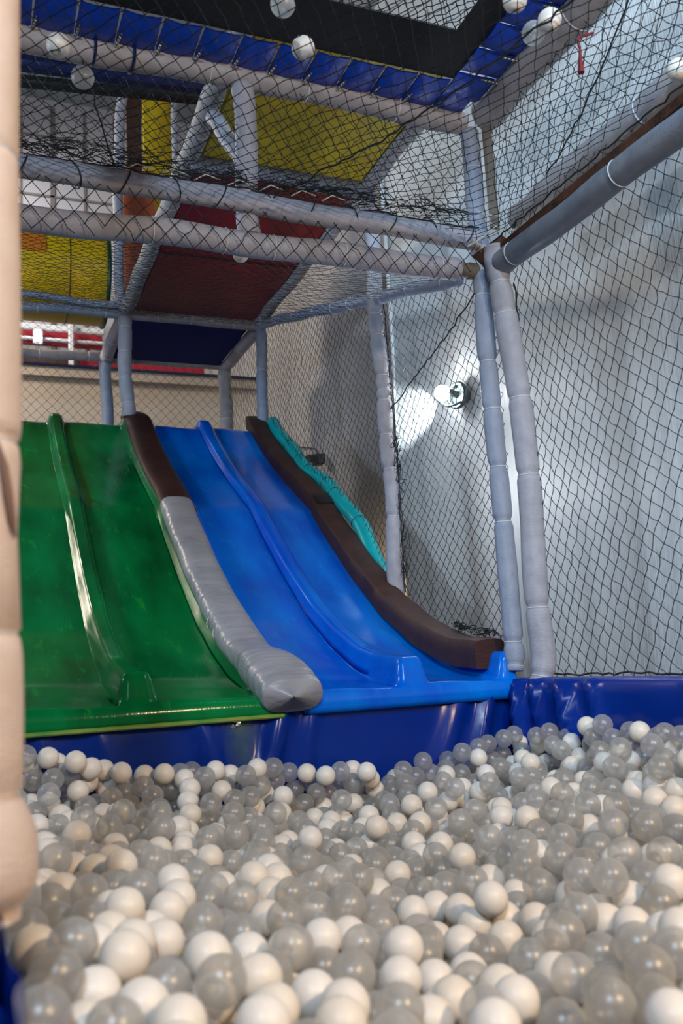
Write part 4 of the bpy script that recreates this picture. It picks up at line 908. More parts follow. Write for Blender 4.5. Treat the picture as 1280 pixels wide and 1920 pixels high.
    1238, 5047, 621, 2367, 4461, 493, 323, 4649, 692, 1950, 3729, 460, 2106, 3795, 462, 1975, 4312, 478, 1938, 2216, 599, 2090, 2406, 615, 1862, 4595, 497, 1285, 2991, 367,
    2909, 4948, 666, 1518, 4921, 564, 1734, 2585, 460, 1806, 3023, 430, 755, 3969, 404, 2158, 2737, 402, 375, 2614, 481, 1048, 4685, 412, 800, 2715, 372, 2547, 4195, 360,
    2705, 2594, 658, 928, 4279, 386, 2326, 2588, 485, 1554, 1529, 386, 192, 4344, 532, 3284, 2817, 668, 2057, 4907, 354, 860, 2284, 370, 449, 2297, 450, 2813, 3863, 450,
    1887, 4407, 302, 3183, 4726, 509, 3061, 3566, 607, 1014, 2005, 349, 179, 3217, 533, 725, 4220, 416, 1779, 3781, 289, 892, 3535, 360, 1168, 3957, 329, 3070, 2472, 648,
    2565, 4940, 387, 2611, 3772, 390, 2994, 2804, 648, 1947, 5134, 416, 2855, 4387, 417, 2847, 2371, 660, 1093, 3455, 560, 1065, 3667, 571, 498, 3480, 678, 2571, 3773, 607,
    2493, 4430, 576, 2287, 1779, 834, 2324, 3874, 541, 963, 3466, 566, 2829, 4342, 630, 2003, 1608, 786, 881, 3605, 587, 606, 3471, 646, 2625, 2051, 881, 1591, 1407, 629,
    3304, 4326, 802, 2669, 4910, 614, 1613, 4858, 546, 1293, 3492, 520, 2414, 2398, 777, 2777, 4241, 632, 2743, 2600, 871, 1291, 1190, 568, 375, 2934, 690, 2527, 2244, 882,
    2689, 3635, 654, 703, 3425, 622, 905, 1797, 585, 2222, 2843, 637, 3060, 2362, 820, 460, 2869, 618, 852, 1910, 537, 682, 3206, 582, 3277, 3159, 819, 1969, 4481, 479,
    1013, 3122, 521, 779, 3047, 551, 2994, 2891, 823, 1387, 4673, 549, 590, 3707, 611, 2699, 3046, 721, 162, 4831, 743, 650, 2407, 586, 2668, 2413, 828, 2288, 4014, 499,
    416, 3553, 636, 630, 4518, 629, 1104, 3046, 509, 1015, 1689, 522, 632, 1885, 588, 2573, 4178, 523, 2175, 1993, 708, 1328, 1472, 524, 2488, 4523, 519, 817, 998, 600,
    2609, 2483, 897, 1081, 1138, 605, 2517, 3537, 652, 2278, 1882, 869, 3286, 3257, 913, 2990, 2318, 930, 239, 1275, 718, 1656, 1961, 634, 3240, 3508, 919, 1935, 1863, 724,
    133, 1232, 760, 2855, 2270, 916, 932, 3734, 547, 1296, 3024, 474, 934, 3293, 528, 2920, 3962, 643, 526, 4760, 691, 1146, 2809, 495, 2792, 2750, 820, 3278, 3816, 818,
    1148, 4292, 523, 834, 1325, 523, 643, 3324, 590, 1861, 1935, 608, 2680, 2264, 827, 1284, 1606, 524, 1840, 4275, 469, 2256, 4513, 503, 926, 4357, 571, 2840, 2519, 834,
    2967, 2480, 833, 2780, 2941, 785, 971, 1936, 529, 1103, 1190, 506, 2177, 3446, 496, 261, 3408, 687, 322, 2155, 649, 2356, 3366, 547, 2532, 4304, 521, 1541, 4272, 476,
    1209, 3438, 478, 2058, 3445, 475, 1117, 4040, 513, 2785, 2339, 820, 121, 1294, 670, 856, 4838, 632, 768, 3660, 565, 1408, 3526, 461, 2697, 4144, 570, 1719, 4256, 483,
    1820, 1606, 621, 3156, 3144, 834, 174, 5141, 767, 2135, 2636, 583, 373, 2593, 647, 1008, 3584, 510, 2939, 4292, 618, 1676, 1765, 583, 135, 1437, 673, 2117, 1687, 724,
    2145, 3282, 508, 418, 3676, 638, 2433, 2302, 845, 2271, 4169, 569, 2391, 1981, 890, 3281, 3013, 929, 3066, 3148, 923, 3098, 2378, 931, 1126, 1030, 584, 2783, 2379, 931,
    2341, 2492, 759, 623, 1141, 630, 897, 1087, 584, 1051, 1632, 612, 458, 1708, 688, 143, 1106, 743, 1292, 1286, 623, 2715, 2495, 928, 3303, 4793, 815, 472, 1234, 661,
    2081, 2318, 717, 2014, 1654, 682, 937, 4078, 544, 509, 1337, 578, 1971, 2483, 555, 1127, 4512, 547, 2123, 4011, 462, 1288, 4126, 491, 146, 4373, 708, 2221, 3852, 486,
    1619, 3721, 452, 782, 4264, 579, 309, 3829, 658, 793, 2939, 551, 624, 4729, 655, 2894, 4438, 589, 2639, 2742, 768, 2606, 3466, 599, 589, 3124, 586, 152, 3348, 704,
    2710, 3899, 576, 3211, 3245, 828, 3166, 3516, 822, 995, 1398, 511, 2765, 2165, 825, 1309, 3791, 437, 1672, 1380, 545, 2720, 2935, 695, 770, 3913, 521, 2812, 4374, 526,
    2200, 4311, 428, 2587, 3023, 617, 1611, 2662, 443, 184, 2010, 648, 3205, 4072, 694, 1406, 3297, 417, 715, 2511, 520, 1384, 1996, 474, 443, 2533, 571, 2534, 2279, 766,
    967, 2825, 521, 937, 1178, 498, 3268, 4444, 673, 2630, 2120, 778, 2363, 4227, 436, 124, 4220, 673, 2035, 2710, 545, 1047, 3346, 518, 2011, 3894, 459, 1474, 5132, 617,
    176, 3860, 698, 2326, 2865, 553, 1580, 1807, 499, 351, 4077, 610, 826, 4140, 522, 2008, 1915, 591, 900, 4561, 546, 1165, 3304, 446, 2761, 3423, 612, 2395, 4051, 450,
    1215, 1233, 474, 2377, 4639, 456, 2308, 3263, 488, 1810, 3727, 415, 2233, 3683, 449, 1242, 3974, 453, 1303, 4885, 541, 1019, 3479, 458, 1356, 3185, 431, 600, 4942, 651,
    595, 2510, 534, 2048, 2064, 583, 1787, 3505, 407, 1452, 4110, 430, 2834, 4176, 546, 1454, 4348, 451, 2567, 4425, 480, 1747, 3933, 418, 1679, 1641, 534, 643, 3994, 540,
    511, 3213, 556, 1667, 2869, 436, 336, 2001, 592, 227, 1759, 630, 2709, 5162, 551, 851, 3556, 485, 2731, 4556, 515, 2256, 4208, 424, 3056, 4320, 601, 2460, 3337, 537,
    1710, 3828, 401, 1957, 5034, 509, 2181, 2770, 535, 1086, 3177, 446, 660, 1394, 496, 3261, 4981, 647, 1342, 4517, 490, 1580, 3993, 423, 3283, 5110, 677, 771, 3754, 509,
    1902, 2362, 507, 937, 3406, 468, 1699, 1871, 529, 1145, 3736, 459, 1903, 4406, 423, 2968, 3288, 739, 1321, 2251, 459, 655, 3657, 534, 2658, 3756, 535, 2467, 4181, 453,
    223, 4306, 643, 3154, 4701, 617, 508, 4859, 643, 2475, 1938, 777, 3301, 3255, 770, 506, 2296, 559, 2780, 2628, 770, 2314, 4967, 500, 1482, 3863, 421, 2823, 4909, 532,
    386, 3908, 606, 1010, 3685, 469, 2086, 4490, 448, 2732, 5049, 553, 2366, 3917, 448, 1599, 3363, 404, 1943, 4738, 455, 912, 4205, 508, 1349, 2921, 439, 692, 5129, 659,
    3086, 3268, 778, 230, 4765, 667, 757, 3166, 501, 1039, 2916, 465, 912, 2467, 474, 404, 1301, 540, 1557, 2851, 442, 2208, 2901, 528, 971, 1806, 486, 513, 1608, 541,
    876, 1594, 483, 1408, 2201, 408, 3181, 4882, 557, 1199, 4937, 495, 276, 4188, 576, 251, 5121, 650, 3151, 5004, 571, 1853, 3845, 351, 2703, 2191, 723, 2382, 3343, 439,
    2061, 2423, 480, 1696, 2751, 391, 1346, 2812, 374, 2347, 3546, 424, 1046, 1417, 400, 2170, 3229, 402, 1203, 1427, 475, 1928, 1559, 625, 584, 1800, 535, 2752, 4276, 520,
    2332, 4849, 469, 736, 1897, 514, 201, 2152, 637, 321, 2682, 554, 1671, 2375, 472, 997, 4005, 475, 1078, 1922, 475, 591, 4087, 572, 1027, 4816, 556, 794, 1792, 490,
    831, 4707, 580, 286, 4874, 609, 816, 2894, 430, 2882, 3445, 616, 1133, 4183, 428, 1611, 3217, 367, 2263, 3127, 444, 1008, 4150, 429, 1585, 5120, 498, 715, 3059, 451,
    2563, 3117, 539, 292, 1734, 541, 224, 4584, 616, 1170, 2121, 398, 2862, 2541, 718, 2839, 4681, 478, 1877, 3232, 372, 2183, 4444, 367, 1549, 4381, 385, 461, 3593, 518,
    1646, 2548, 388, 153, 3819, 587, 626, 4675, 536, 2591, 2916, 588, 2657, 2471, 708, 420, 2896, 521, 751, 4406, 488, 266, 2587, 574, 669, 4244, 506, 363, 2320, 536,
    2974, 3154, 709, 979, 1230, 406, 770, 2351, 441, 1281, 1895, 401, 997, 3311, 402, 2078, 4727, 395, 1350, 2611, 376, 2719, 4166, 459, 1726, 5147, 476, 1490, 4543, 405,
    816, 3299, 442, 1286, 4769, 454, 647, 3170, 466, 1383, 3556, 358, 2563, 3228, 518, 1948, 2114, 500, 719, 3587, 472, 957, 1642, 410, 2508, 3905, 425, 1884, 3111, 379,
    2195, 3472, 385, 1870, 4531, 373, 2298, 2020, 638, 2984, 2503, 711, 2144, 2844, 446, 278, 3752, 571, 1765, 1541, 502, 1495, 4938, 454, 1012, 5088, 551, 392, 1436, 509,
    464, 4340, 553, 1833, 1800, 496, 1936, 4911, 438, 940, 2889, 416, 246, 4052, 589, 1397, 3808, 355, 2264, 1812, 656, 1392, 1901, 417, 3099, 4149, 575, 2843, 4057, 492,
    274, 2197, 556, 3226, 2746, 731, 2259, 3004, 456, 806, 1983, 433, 1942, 2458, 453, 2157, 2022, 583, 183, 325, 371, 2310, 2220, 597, 2045, 2533, 468, 536, 4538, 538,
    2382, 3179, 477, 618, 1707, 458, 1471, 2104, 405, 536, 2063, 491, 2415, 5056, 446, 2892, 4264, 502, 2995, 3397, 669, 2391, 2954, 507, 1827, 4902, 443, 1540, 3434, 345,
    1438, 3982, 363, 1605, 1338, 466, 408, 1578, 501, 406, 3213, 523, 2879, 2927, 725, 1590, 4494, 386, 2667, 5026, 460, 3307, 3364, 711, 3146, 3985, 628, 2270, 3869, 384,
    2995, 2912, 708, 325, 3140, 561, 724, 4135, 487, 1898, 4649, 397, 1957, 3951, 342, 1838, 2616, 405, 1266, 3260, 365, 1231, 3626, 384, 1807, 4004, 349, 1407, 4441, 409,
    3165, 4278, 589, 749, 4634, 528, 1071, 1829, 411, 1186, 4292, 417, 349, 3620, 555, 814, 4300, 472, 1857, 4107, 346, 869, 2786, 437, 3227, 5168, 590, 503, 1385, 477,
    138, 5113, 667, 549, 3887, 501, 381, 5058, 631, 1816, 4343, 354, 1143, 2000, 406, 315, 4358, 570, 3230, 2488, 912, 2452, 2609, 783, 1978, 1970, 718, 2835, 2622, 929,
    1580, 1644, 645, 1689, 1404, 693, 995, 1001, 586, 2745, 2241, 918, 347, 1757, 719, 726, 1305, 635, 2618, 2613, 867, 3122, 3428, 911, 1731, 1547, 686, 1128, 1487, 598,
    1507, 1478, 657, 1372, 1149, 627, 845, 1433, 624, 2902, 2473, 920, 2692, 2692, 897, 2544, 5068, 405, 2148, 4843, 345, 2470, 4991, 379, 1670, 1601, 404, 2626, 2304, 665,
    508, 4436, 482, 2536, 3303, 430, 1725, 1843, 401, 2920, 4975, 442, 2290, 3328, 362, 1784, 2851, 332, 3267, 3228, 656, 1923, 2875, 345, 1372, 2949, 319, 1841, 5169, 427,
    2235, 3766, 317, 2841, 4161, 420, 2245, 3620, 333, 2394, 4672, 350, 3102, 2840, 662, 2051, 2302, 431, 626, 2882, 419, 1997, 4199, 304, 2597, 2026, 711, 3283, 3844, 708,
    2022, 2663, 435, 1524, 2613, 382, 1148, 5165, 549, 2865, 3635, 566, 1223, 3750, 371, 342, 2482, 538, 3101, 4400, 499, 405, 3952, 483, 1392, 2025, 358, 1234, 4686, 388,
    1427, 2455, 325, 1753, 3207, 303, 2809, 2694, 662, 1301, 1713, 360, 989, 3437, 354, 2051, 4634, 325, 994, 3720, 345, 407, 4220, 483, 967, 4479, 413, 2754, 3185, 541,
    1244, 4410, 366, 2623, 2123, 656, 2496, 3128, 451, 2614, 3974, 372, 2255, 5126, 394, 2025, 3606, 294, 682, 4047, 434, 2203, 2542, 449, 1871, 2366, 378, 451, 2187, 464,
    2431, 4259, 332, 954, 4607, 435, 2854, 3290, 566, 1729, 4483, 311, 249, 4685, 544, 1885, 4856, 355, 1043, 2973, 338, 470, 1546, 418, 1547, 2452, 334, 1752, 2486, 359,
    2650, 3414, 455, 1390, 3404, 304, 830, 4676, 446, 1365, 5023, 442, 2191, 3050, 370, 736, 5087, 524, 2712, 2797, 604, 1318, 2119, 340, 464, 4999, 543, 3289, 5016, 536,
    288, 5044, 578, 216, 3427, 510, 1607, 1879, 373, 1281, 3462, 321, 3027, 3055, 662, 542, 4896, 532, 305, 4100, 495, 1942, 1680, 491, 1449, 3686, 308, 2780, 4589, 398,
    2390, 3832, 337, 1882, 2217, 399, 1653, 2652, 328, 2551, 4409, 347, 907, 4884, 477, 2223, 4346, 318, 913, 1367, 344, 849, 2124, 368, 399, 4634, 524, 1646, 4775, 352,
    1494, 5080, 439, 730, 3216, 394, 566, 4297, 467, 2666, 3246, 487, 1834, 2953, 315, 660, 2346, 406, 2590, 2724, 565, 1223, 3134, 315, 2358, 3073, 417, 1144, 2328, 339,
    905, 5118, 508, 207, 2724, 528, 1727, 3050, 300, 1198, 1583, 343, 3087, 4800, 482, 211, 3105, 523, 3152, 2672, 654, 1603, 3329, 289, 354, 1688, 458, 1436, 2569, 324,
    269, 306, 281, 2368, 5155, 420, 380, 2023, 479, 1601, 2142, 369, 1378, 3279, 305, 1965, 1789, 481, 619, 3436, 428, 988, 4059, 362, 810, 3615, 379, 2092, 3946, 301,
    409, 3335, 470, 2604, 3513, 431, 1404, 3368, 512, 3292, 4792, 689, 2663, 4585, 597, 1649, 2413, 342, 2240, 3053, 641, 202, 4248, 745, 941, 2334, 524, 2966, 3539, 789,
    2995, 4508, 672, 278, 4095, 730, 3006, 4901, 689, 298, 5170, 793, 2526, 3186, 615, 3304, 4447, 847, 2670, 3535, 698, 3075, 4665, 697, 1679, 3956, 501, 350, 3297, 698,
    155, 3991, 788, 777, 5156, 812, 1623, 4981, 652, 2952, 4240, 714, 1804, 4873, 556, 2029, 4891, 523, 123, 4301, 809, 1961, 3589, 547, 128, 3130, 606, 563, 2652, 604,
    1491, 2893, 363, 1755, 3321, 516, 1335, 2115, 455, 1897, 4929, 553, 778, 2177, 547, 1722, 2303, 535, 1919, 3483, 514, 2421, 3150, 690, 2130, 5080, 566, 1940, 2970, 547,
    448, 3146, 718, 748, 2309, 569, 1312, 4361, 610, 1596, 3030, 414, 1471, 2242, 506, 1862, 2310, 603, 1834, 2600, 536, 1229, 4878, 627, 421, 4080, 741, 2379, 4718, 605,
    638, 3022, 575, 1419, 3861, 517, 1213, 4417, 593, 2437, 4287, 595, 846, 5170, 731, 903, 2896, 575, 2078, 3001, 612, 554, 3009, 645, 3287, 3858, 920, 565, 2481, 656,
    2432, 3005, 628, 2880, 4833, 598, 1473, 2671, 481, 1333, 3746, 564, 1613, 2276, 533, 1308, 4478, 611, 1181, 3238, 559, 1989, 4212, 518, 2979, 3887, 722, 2674, 3367, 687,
    2050, 2649, 648, 2667, 4267, 592, 1464, 1868, 575, 128, 2098, 708, 2024, 4009, 507, 894, 4635, 666, 494, 2395, 630, 1431, 2744, 387, 2274, 4870, 584, 1693, 3201, 528,
    2857, 4192, 692, 448, 2044, 624, 1231, 5170, 696, 541, 4567, 698, 1972, 4683, 550, 400, 4380, 665, 3098, 4394, 674, 576, 3178, 679, 831, 4450, 607, 318, 3165, 712,
    1192, 2684, 491, 1936, 4103, 513, 748, 4771, 676, 1593, 5170, 614, 2235, 5170, 603, 3075, 3443, 772, 695, 4635, 630, 1082, 4973, 711, 1154, 3341, 578, 832, 3142, 586,
    2039, 2544, 616, 483, 5024, 670, 1152, 4667, 580, 3172, 3755, 789, 1137, 4235, 626, 2418, 4852, 621, 2223, 2727, 640, 1726, 3096, 471, 1348, 1900, 522, 798, 4300, 689,
    342, 2345, 649, 2398, 4989, 607, 2216, 5015, 497, 1883, 3275, 524, 595, 1757, 677, 2459, 3624, 586, 1996, 2769, 421, 2170, 4737, 557, 2502, 5116, 623, 1514, 3248, 411,
    1382, 5084, 668, 248, 4536, 714, 1585, 4547, 555, 2131, 4419, 525, 274, 4949, 700, 2824, 3622, 666, 2340, 4597, 554, 1804, 5162, 584, 382, 5110, 736, 2709, 4047, 629,
    2957, 4930, 568, 2516, 4881, 553, 2708, 4453, 556, 420, 4274, 706, 2283, 3457, 604, 975, 2709, 515, 569, 4040, 672, 2100, 4291, 515, 977, 2571, 525, 230, 2445, 734,
    630, 4376, 670, 2936, 3793, 679, 2494, 2871, 662, 2891, 5068, 518, 2188, 4051, 556, 1111, 2017, 525, 2624, 3133, 680, 2421, 4948, 498, 234, 2272, 635, 2054, 4751, 503,
    1769, 4605, 442, 1527, 5034, 543, 3094, 3897, 670, 593, 3440, 538, 1404, 1764, 539, 2402, 4199, 542, 2863, 3518, 698, 2116, 2935, 377, 536, 3171, 432, 2324, 1896, 614,
    1775, 4227, 309, 1493, 2207, 340, 2135, 3654, 303, 1087, 4339, 367, 190, 2979, 520, 1388, 4551, 350, 1958, 4049, 288, 2752, 3425, 489, 2351, 4420, 320, 1716, 4321, 309,
    2285, 2469, 495, 2473, 2739, 507, 2414, 2295, 570, 2733, 4061, 399, 3134, 3024, 654, 1775, 1649, 442, 2275, 3206, 371, 371, 3525, 472, 951, 1540, 367, 1577, 4901, 390,
    1296, 5157, 480, 1363, 3095, 309, 970, 1896, 372, 1767, 4981, 395, 387, 3003, 467, 1948, 3347, 301, 507, 1955, 430, 2333, 4976, 389, 3045, 2643, 651, 1317, 4941, 644,
    1211, 3765, 541, 2349, 3595, 562, 2441, 3461, 607, 2077, 2041, 708, 525, 3366, 655, 137, 308, 545, 3064, 4786, 686, 1073, 3220, 550, 2815, 2148, 931, 1592, 4671, 576,
    1181, 1593, 579, 1484, 4201, 539, 1295, 3872, 531, 2888, 2369, 883, 2505, 3050, 696, 728, 2790, 615, 3235, 4149, 799, 1693, 1653, 644, 1121, 1708, 562, 2360, 4347, 544,
    2362, 2600, 723, 2749, 4744, 615, 926, 2642, 591, 245, 1513, 698, 968, 3976, 578, 661, 2893, 623, 2277, 3280, 593, 1169, 1385, 610, 2189, 2359, 746, 1149, 2935, 600,
    924, 1355, 615, 3065, 3026, 928, 2217, 2203, 766, 790, 3501, 639, 2328, 2063, 848, 3197, 2928, 923, 1795, 1665, 709, 2553, 1978, 923, 2627, 2231, 923, 2900, 3151, 846,
    1240, 3130, 532, 930, 1603, 579, 2529, 3320, 645, 350, 4000, 706, 2354, 3182, 610, 1496, 4807, 593, 2784, 5108, 645, 2903, 2987, 870, 365, 1179, 638, 2286, 2935, 626,
    577, 1255, 597, 370, 1305, 691, 1703, 1853, 653, 2136, 3389, 588, 717, 1078, 599, 3151, 3216, 921, 2667, 2339, 930, 1627, 1499, 680, 3182, 3078, 929, 1821, 1841, 703,
    884, 1252, 596, 1479, 1214, 639, 562, 1049, 629, 2114, 1909, 783, 3301, 2729, 914, 2494, 2464, 841, 3180, 2627, 918, 2196, 2432, 626, 2576, 2525, 775, 1280, 1338, 524,
    1235, 4229, 506, 3278, 2819, 818, 934, 4759, 613, 1581, 1938, 543, 3012, 3177, 832, 678, 3844, 582, 1506, 1310, 568, 2512, 2031, 826, 786, 4043, 573, 1771, 1995, 566,
    3247, 2675, 836, 831, 1209, 508, 264, 2901, 676, 2080, 1893, 671, 2100, 4595, 501, 2551, 2678, 782, 3120, 3324, 872, 624, 1703, 573, 622, 1556, 560, 1398, 4426, 520,
    311, 4195, 688, 2157, 4168, 478, 1712, 3415, 458, 1885, 3067, 497, 790, 3348, 544, 3107, 2955, 835, 2342, 2380, 693, 802, 4575, 606, 3121, 2698, 819, 1275, 1740, 516,
    2464, 2183, 798, 684, 1262, 539, 3244, 3054, 826, 1628, 4421, 484, 432, 1474, 609, 1439, 1609, 536, 346, 1671, 626, 1028, 1110, 495, 762, 1407, 533, 1861, 3886, 453,
    754, 4370, 605, 3046, 2591, 838, 989, 2163, 527, 675, 2620, 567, 2566, 3877, 540, 2087, 2833, 551, 3101, 4205, 681, 1987, 1789, 658, 1794, 1714, 597, 1825, 2112, 570,
    2381, 5097, 566, 2617, 3587, 584, 1607, 1514, 563, 1125, 1823, 517, 3139, 2839, 823, 312, 2706, 668, 171, 3514, 692, 2875, 4068, 622, 1944, 2108, 612, 2024, 3254, 488,
    563, 3571, 596, 632, 2096, 582, 1118, 1368, 510, 2635, 4025, 548, 2456, 2502, 733, 2614, 5078, 574, 1411, 4004, 491, 2114, 2153, 641, 1088, 3838, 518, 421, 3229, 633,
    225, 3673, 683, 497, 1829, 609, 3160, 2520, 825, 3254, 2936, 820, 1349, 1496, 628, 1049, 1357, 595, 1589, 1300, 666, 1449, 1586, 641, 1237, 1505, 614, 2779, 2766, 927,
    2137, 2120, 754, 2008, 2189, 695, 3304, 2582, 924, 2532, 2785, 789, 671, 1610, 647, 531, 1610, 673, 2463, 3725, 631, 994, 1255, 608, 697, 1419, 632, 2945, 2798, 927,
    2700, 2127, 921, 1848, 1505, 736, 3058, 2507, 910, 483, 3983, 624, 1668, 2110, 539, 1195, 2101, 514, 1845, 3604, 454, 1038, 1500, 519, 2778, 3740, 616, 1464, 1449, 545,
    2042, 2254, 604, 655, 4177, 606, 289, 1845, 653, 2309, 2110, 735, 2934, 5070, 620, 583, 1437, 578, 2987, 2746, 841, 1004, 4591, 582, 1418, 3647, 461, 1702, 2974, 476,
    1140, 3562, 489, 2899, 2610, 836, 225, 1358, 637, 339, 3055, 650, 579, 3920, 601, 856, 2730, 537, 2473, 2691, 699, 677, 1985, 571, 3293, 3535, 825, 1291, 3317, 472,
    2266, 4768, 510, 1241, 1062, 508, 2199, 3013, 547, 2166, 2264, 662, 166, 5012, 749, 2234, 3346, 514, 1423, 1237, 541, 805, 1512, 531, 1507, 3137, 482, 3171, 4808, 672,
    720, 4915, 664, 3282, 3355, 822, 2054, 4124, 468, 2252, 1864, 762, 2481, 3763, 530, 1951, 2781, 530, 2647, 2863, 741, 126, 4537, 725, 1259, 2862, 480, 1816, 3189, 467,
    1240, 4730, 564, 780, 1695, 538, 846, 3451, 537, 542, 1971, 588, 437, 1931, 626, 185, 1600, 672, 1524, 4449, 495, 2840, 5017, 611, 1800, 1840, 596, 1718, 1470, 598,
    3015, 4138, 669, 1598, 3460, 453, 2891, 2845, 830, 173, 2955, 712, 2864, 3258, 759, 2981, 4629, 625, 2909, 2236, 829, 1826, 4096, 455, 956, 1295, 509, 750, 2065, 549,
    2759, 3288, 690, 3297, 2525, 828, 2306, 2229, 707, 2417, 4777, 516, 149, 1786, 703, 708, 1803, 566, 420, 1583, 609, 1805, 4404, 471, 153, 4087, 699, 2328, 2776, 635,
    2526, 2134, 910, 1909, 1599, 733, 208, 1676, 761, 2102, 1649, 826, 2420, 2099, 893, 2179, 1750, 844, 1765, 1963, 670, 2555, 2372, 907, 2826, 2916, 897, 156, 1540, 768,
    1431, 1379, 627, 1185, 1246, 601, 1877, 2074, 690, 646, 3270, 686, 594, 1346, 652, 2811, 3078, 857, 2294, 2323, 782, 537, 1478, 673, 3092, 2878, 923, 2698, 2830, 849,
    2991, 2938, 928, 794, 1601, 621, 2226, 2473, 730, 1957, 3340, 421, 338, 2853, 612, 1613, 4107, 415, 1182, 3852, 456, 2949, 2373, 774, 274, 4442, 644, 593, 4323, 570,
    920, 3879, 488, 2799, 3993, 599, 445, 2986, 621, 2374, 1886, 809, 339, 2462, 651, 2170, 1797, 723, 1890, 3995, 422, 3068, 3072, 781, 338, 1398, 610, 127, 3634, 723,
    515, 1710, 590, 2374, 3495, 528, 2262, 3519, 514, 684, 3537, 568, 1261, 3688, 477, 1071, 4204, 529, 490, 3773, 566, 2579, 4649, 475, 408, 4900, 661, 1423, 4237, 449,
    1198, 1919, 468, 399, 2749, 598, 1363, 3923, 422, 481, 4630, 621, 2318, 2517, 610, 1940, 1688, 603, 2874, 4533, 542, 1715, 4487, 431, 2618, 3329, 575, 1035, 4363, 502,
    2325, 3797, 449, 323, 3357, 601, 2706, 4938, 515, 2926, 3695, 634, 470, 3100, 586, 1961, 3621, 415, 2080, 3596, 424, 3214, 4208, 694, 3047, 4716, 577, 651, 2281, 522,
    3179, 3412, 769, 2230, 2167, 650, 1903, 2913, 453, 454, 4524, 629, 3143, 4575, 621, 932, 3194, 474, 3144, 5113, 634, 2115, 3071, 470, 997, 3806, 468, 1163, 1546, 461,
    1053, 2499, 457, 2446, 3137, 555, 2359, 3661, 459, 1368, 4990, 546, 487, 2143, 561, 1122, 2584, 450, 974, 3018, 471, 912, 1475, 468, 1575, 2474, 453, 928, 2034, 474,
    1680, 4706, 475, 278, 3953, 631, 2711, 4784, 509, 1381, 4776, 505, 2414, 4340, 444, 1710, 3634, 408, 1510, 4641, 473, 2833, 3095, 738, 456, 3349, 568, 199, 2380, 644,
    1745, 2193, 492, 2178, 4693, 451, 2346, 3067, 537, 1319, 2503, 449, 1539, 1642, 506, 1447, 2565, 443, 2320, 1945, 732, 1990, 3125, 447, 2354, 2619, 603, 3049, 4033, 632,
    1308, 4388, 462, 710, 4464, 569, 1825, 2712, 470, 1195, 1659, 465, 290, 1310, 564, 876, 2197, 493, 241, 2792, 634, 1380, 1380, 488, 2584, 4954, 505, 2444, 2760, 609,
    2056, 2973, 474, 1967, 2600, 503, 695, 2883, 512, 2219, 4903, 490, 313, 3484, 623, 1683, 4995, 507, 188, 2585, 652, 1765, 2437, 477, 224, 3048, 636, 2675, 3232, 626,
    2087, 4352, 418, 548, 2950, 549, 782, 2811, 507, 1542, 4777, 485, 2694, 4674, 500, 1341, 5148, 583, 702, 1622, 515, 914, 4957, 596, 1363, 1665, 477, 1911, 1816, 574,
    1518, 3542, 403, 2522, 2393, 732, 1010, 4500, 517, 885, 1719, 489, 2829, 3867, 589, 3074, 4484, 593, 1737, 3274, 412, 2531, 4008, 481, 2144, 4829, 466, 2657, 2614, 759,
    1494, 2993, 424, 3295, 3693, 773, 1453, 3421, 428, 1272, 3532, 422, 279, 3223, 615, 2269, 4398, 443, 1521, 2349, 451, 896, 5144, 638, 691, 2722, 512, 1456, 3757, 431,
    2209, 4066, 418, 2737, 2501, 782, 1612, 3888, 411, 2489, 5165, 527, 2267, 4620, 454, 1136, 5054, 580, 1325, 1130, 481, 1275, 2013, 459, 2891, 3343, 686, 1215, 3148, 428,
    126, 3745, 674, 2527, 3524, 519, 165, 3992, 646, 1867, 2235, 509, 516, 2750, 564, 2192, 3939, 420, 1838, 1504, 587, 275, 1530, 591, 1511, 3663, 406, 498, 3487, 569,
    1749, 4164, 407, 1993, 4632, 447, 3069, 2465, 774, 1207, 4604, 507, 3309, 4037, 771, 2068, 4218, 411, 1149, 4420, 492, 1583, 2159, 476, 2562, 3674, 521, 2417, 2092, 744,
    397, 1763, 574, 1295, 2693, 443, 1944, 4149, 412, 2557, 2774, 663, 910, 4453, 524, 2437, 2305, 714, 1493, 1925, 473, 1008, 4693, 540, 1079, 2715, 461, 2535, 2582, 690,
    3035, 5097, 590, 880, 3985, 507, 2738, 3146, 677, 3197, 3632, 779, 396, 2225, 594, 2943, 4148, 583, 2504, 5044, 518, 1215, 2458, 448, 3072, 3578, 726, 1631, 4592, 453,
    1915, 5144, 533, 741, 3446, 506, 2185, 3572, 437, 2931, 4740, 565, 2252, 2331, 624, 2192, 2540, 580, 272, 3586, 627, 2758, 3536, 609, 1702, 4361, 427, 2646, 4335, 482,
    1340, 3434, 424, 2961, 3009, 769, 2842, 5162, 564, 1730, 1983, 447, 1419, 5152, 507, 674, 4841, 561, 835, 5069, 580, 2951, 3584, 611, 1395, 4899, 458, 2626, 5163, 474,
    1446, 1561, 428, 949, 2353, 414, 2516, 4295, 403, 1899, 4265, 350, 3219, 2887, 721, 851, 2546, 431, 2136, 2648, 464, 3013, 3915, 588, 299, 3017, 555, 1489, 1314, 457,
    3174, 3812, 673, 1763, 4768, 420, 3262, 3505, 722, 1769, 3386, 348, 153, 2889, 599, 3230, 2636, 725, 1252, 3375, 383, 2851, 2429, 771, 1125, 1051, 464, 548, 4430, 597,
    2288, 5111, 509, 1801, 4983, 516, 360, 4266, 613, 1232, 4493, 485, 1610, 1474, 462, 2960, 2610, 709, 2707, 3041, 611, 2071, 3353, 384, 1073, 2367, 412, 3216, 3304, 718,
    1011, 4976, 522, 1856, 1615, 517, 3305, 4122, 686, 559, 3647, 486, 1537, 2011, 423, 364, 3817, 536, 3026, 4604, 519, 1053, 1563, 400, 2603, 4847, 449, 2303, 4504, 390,
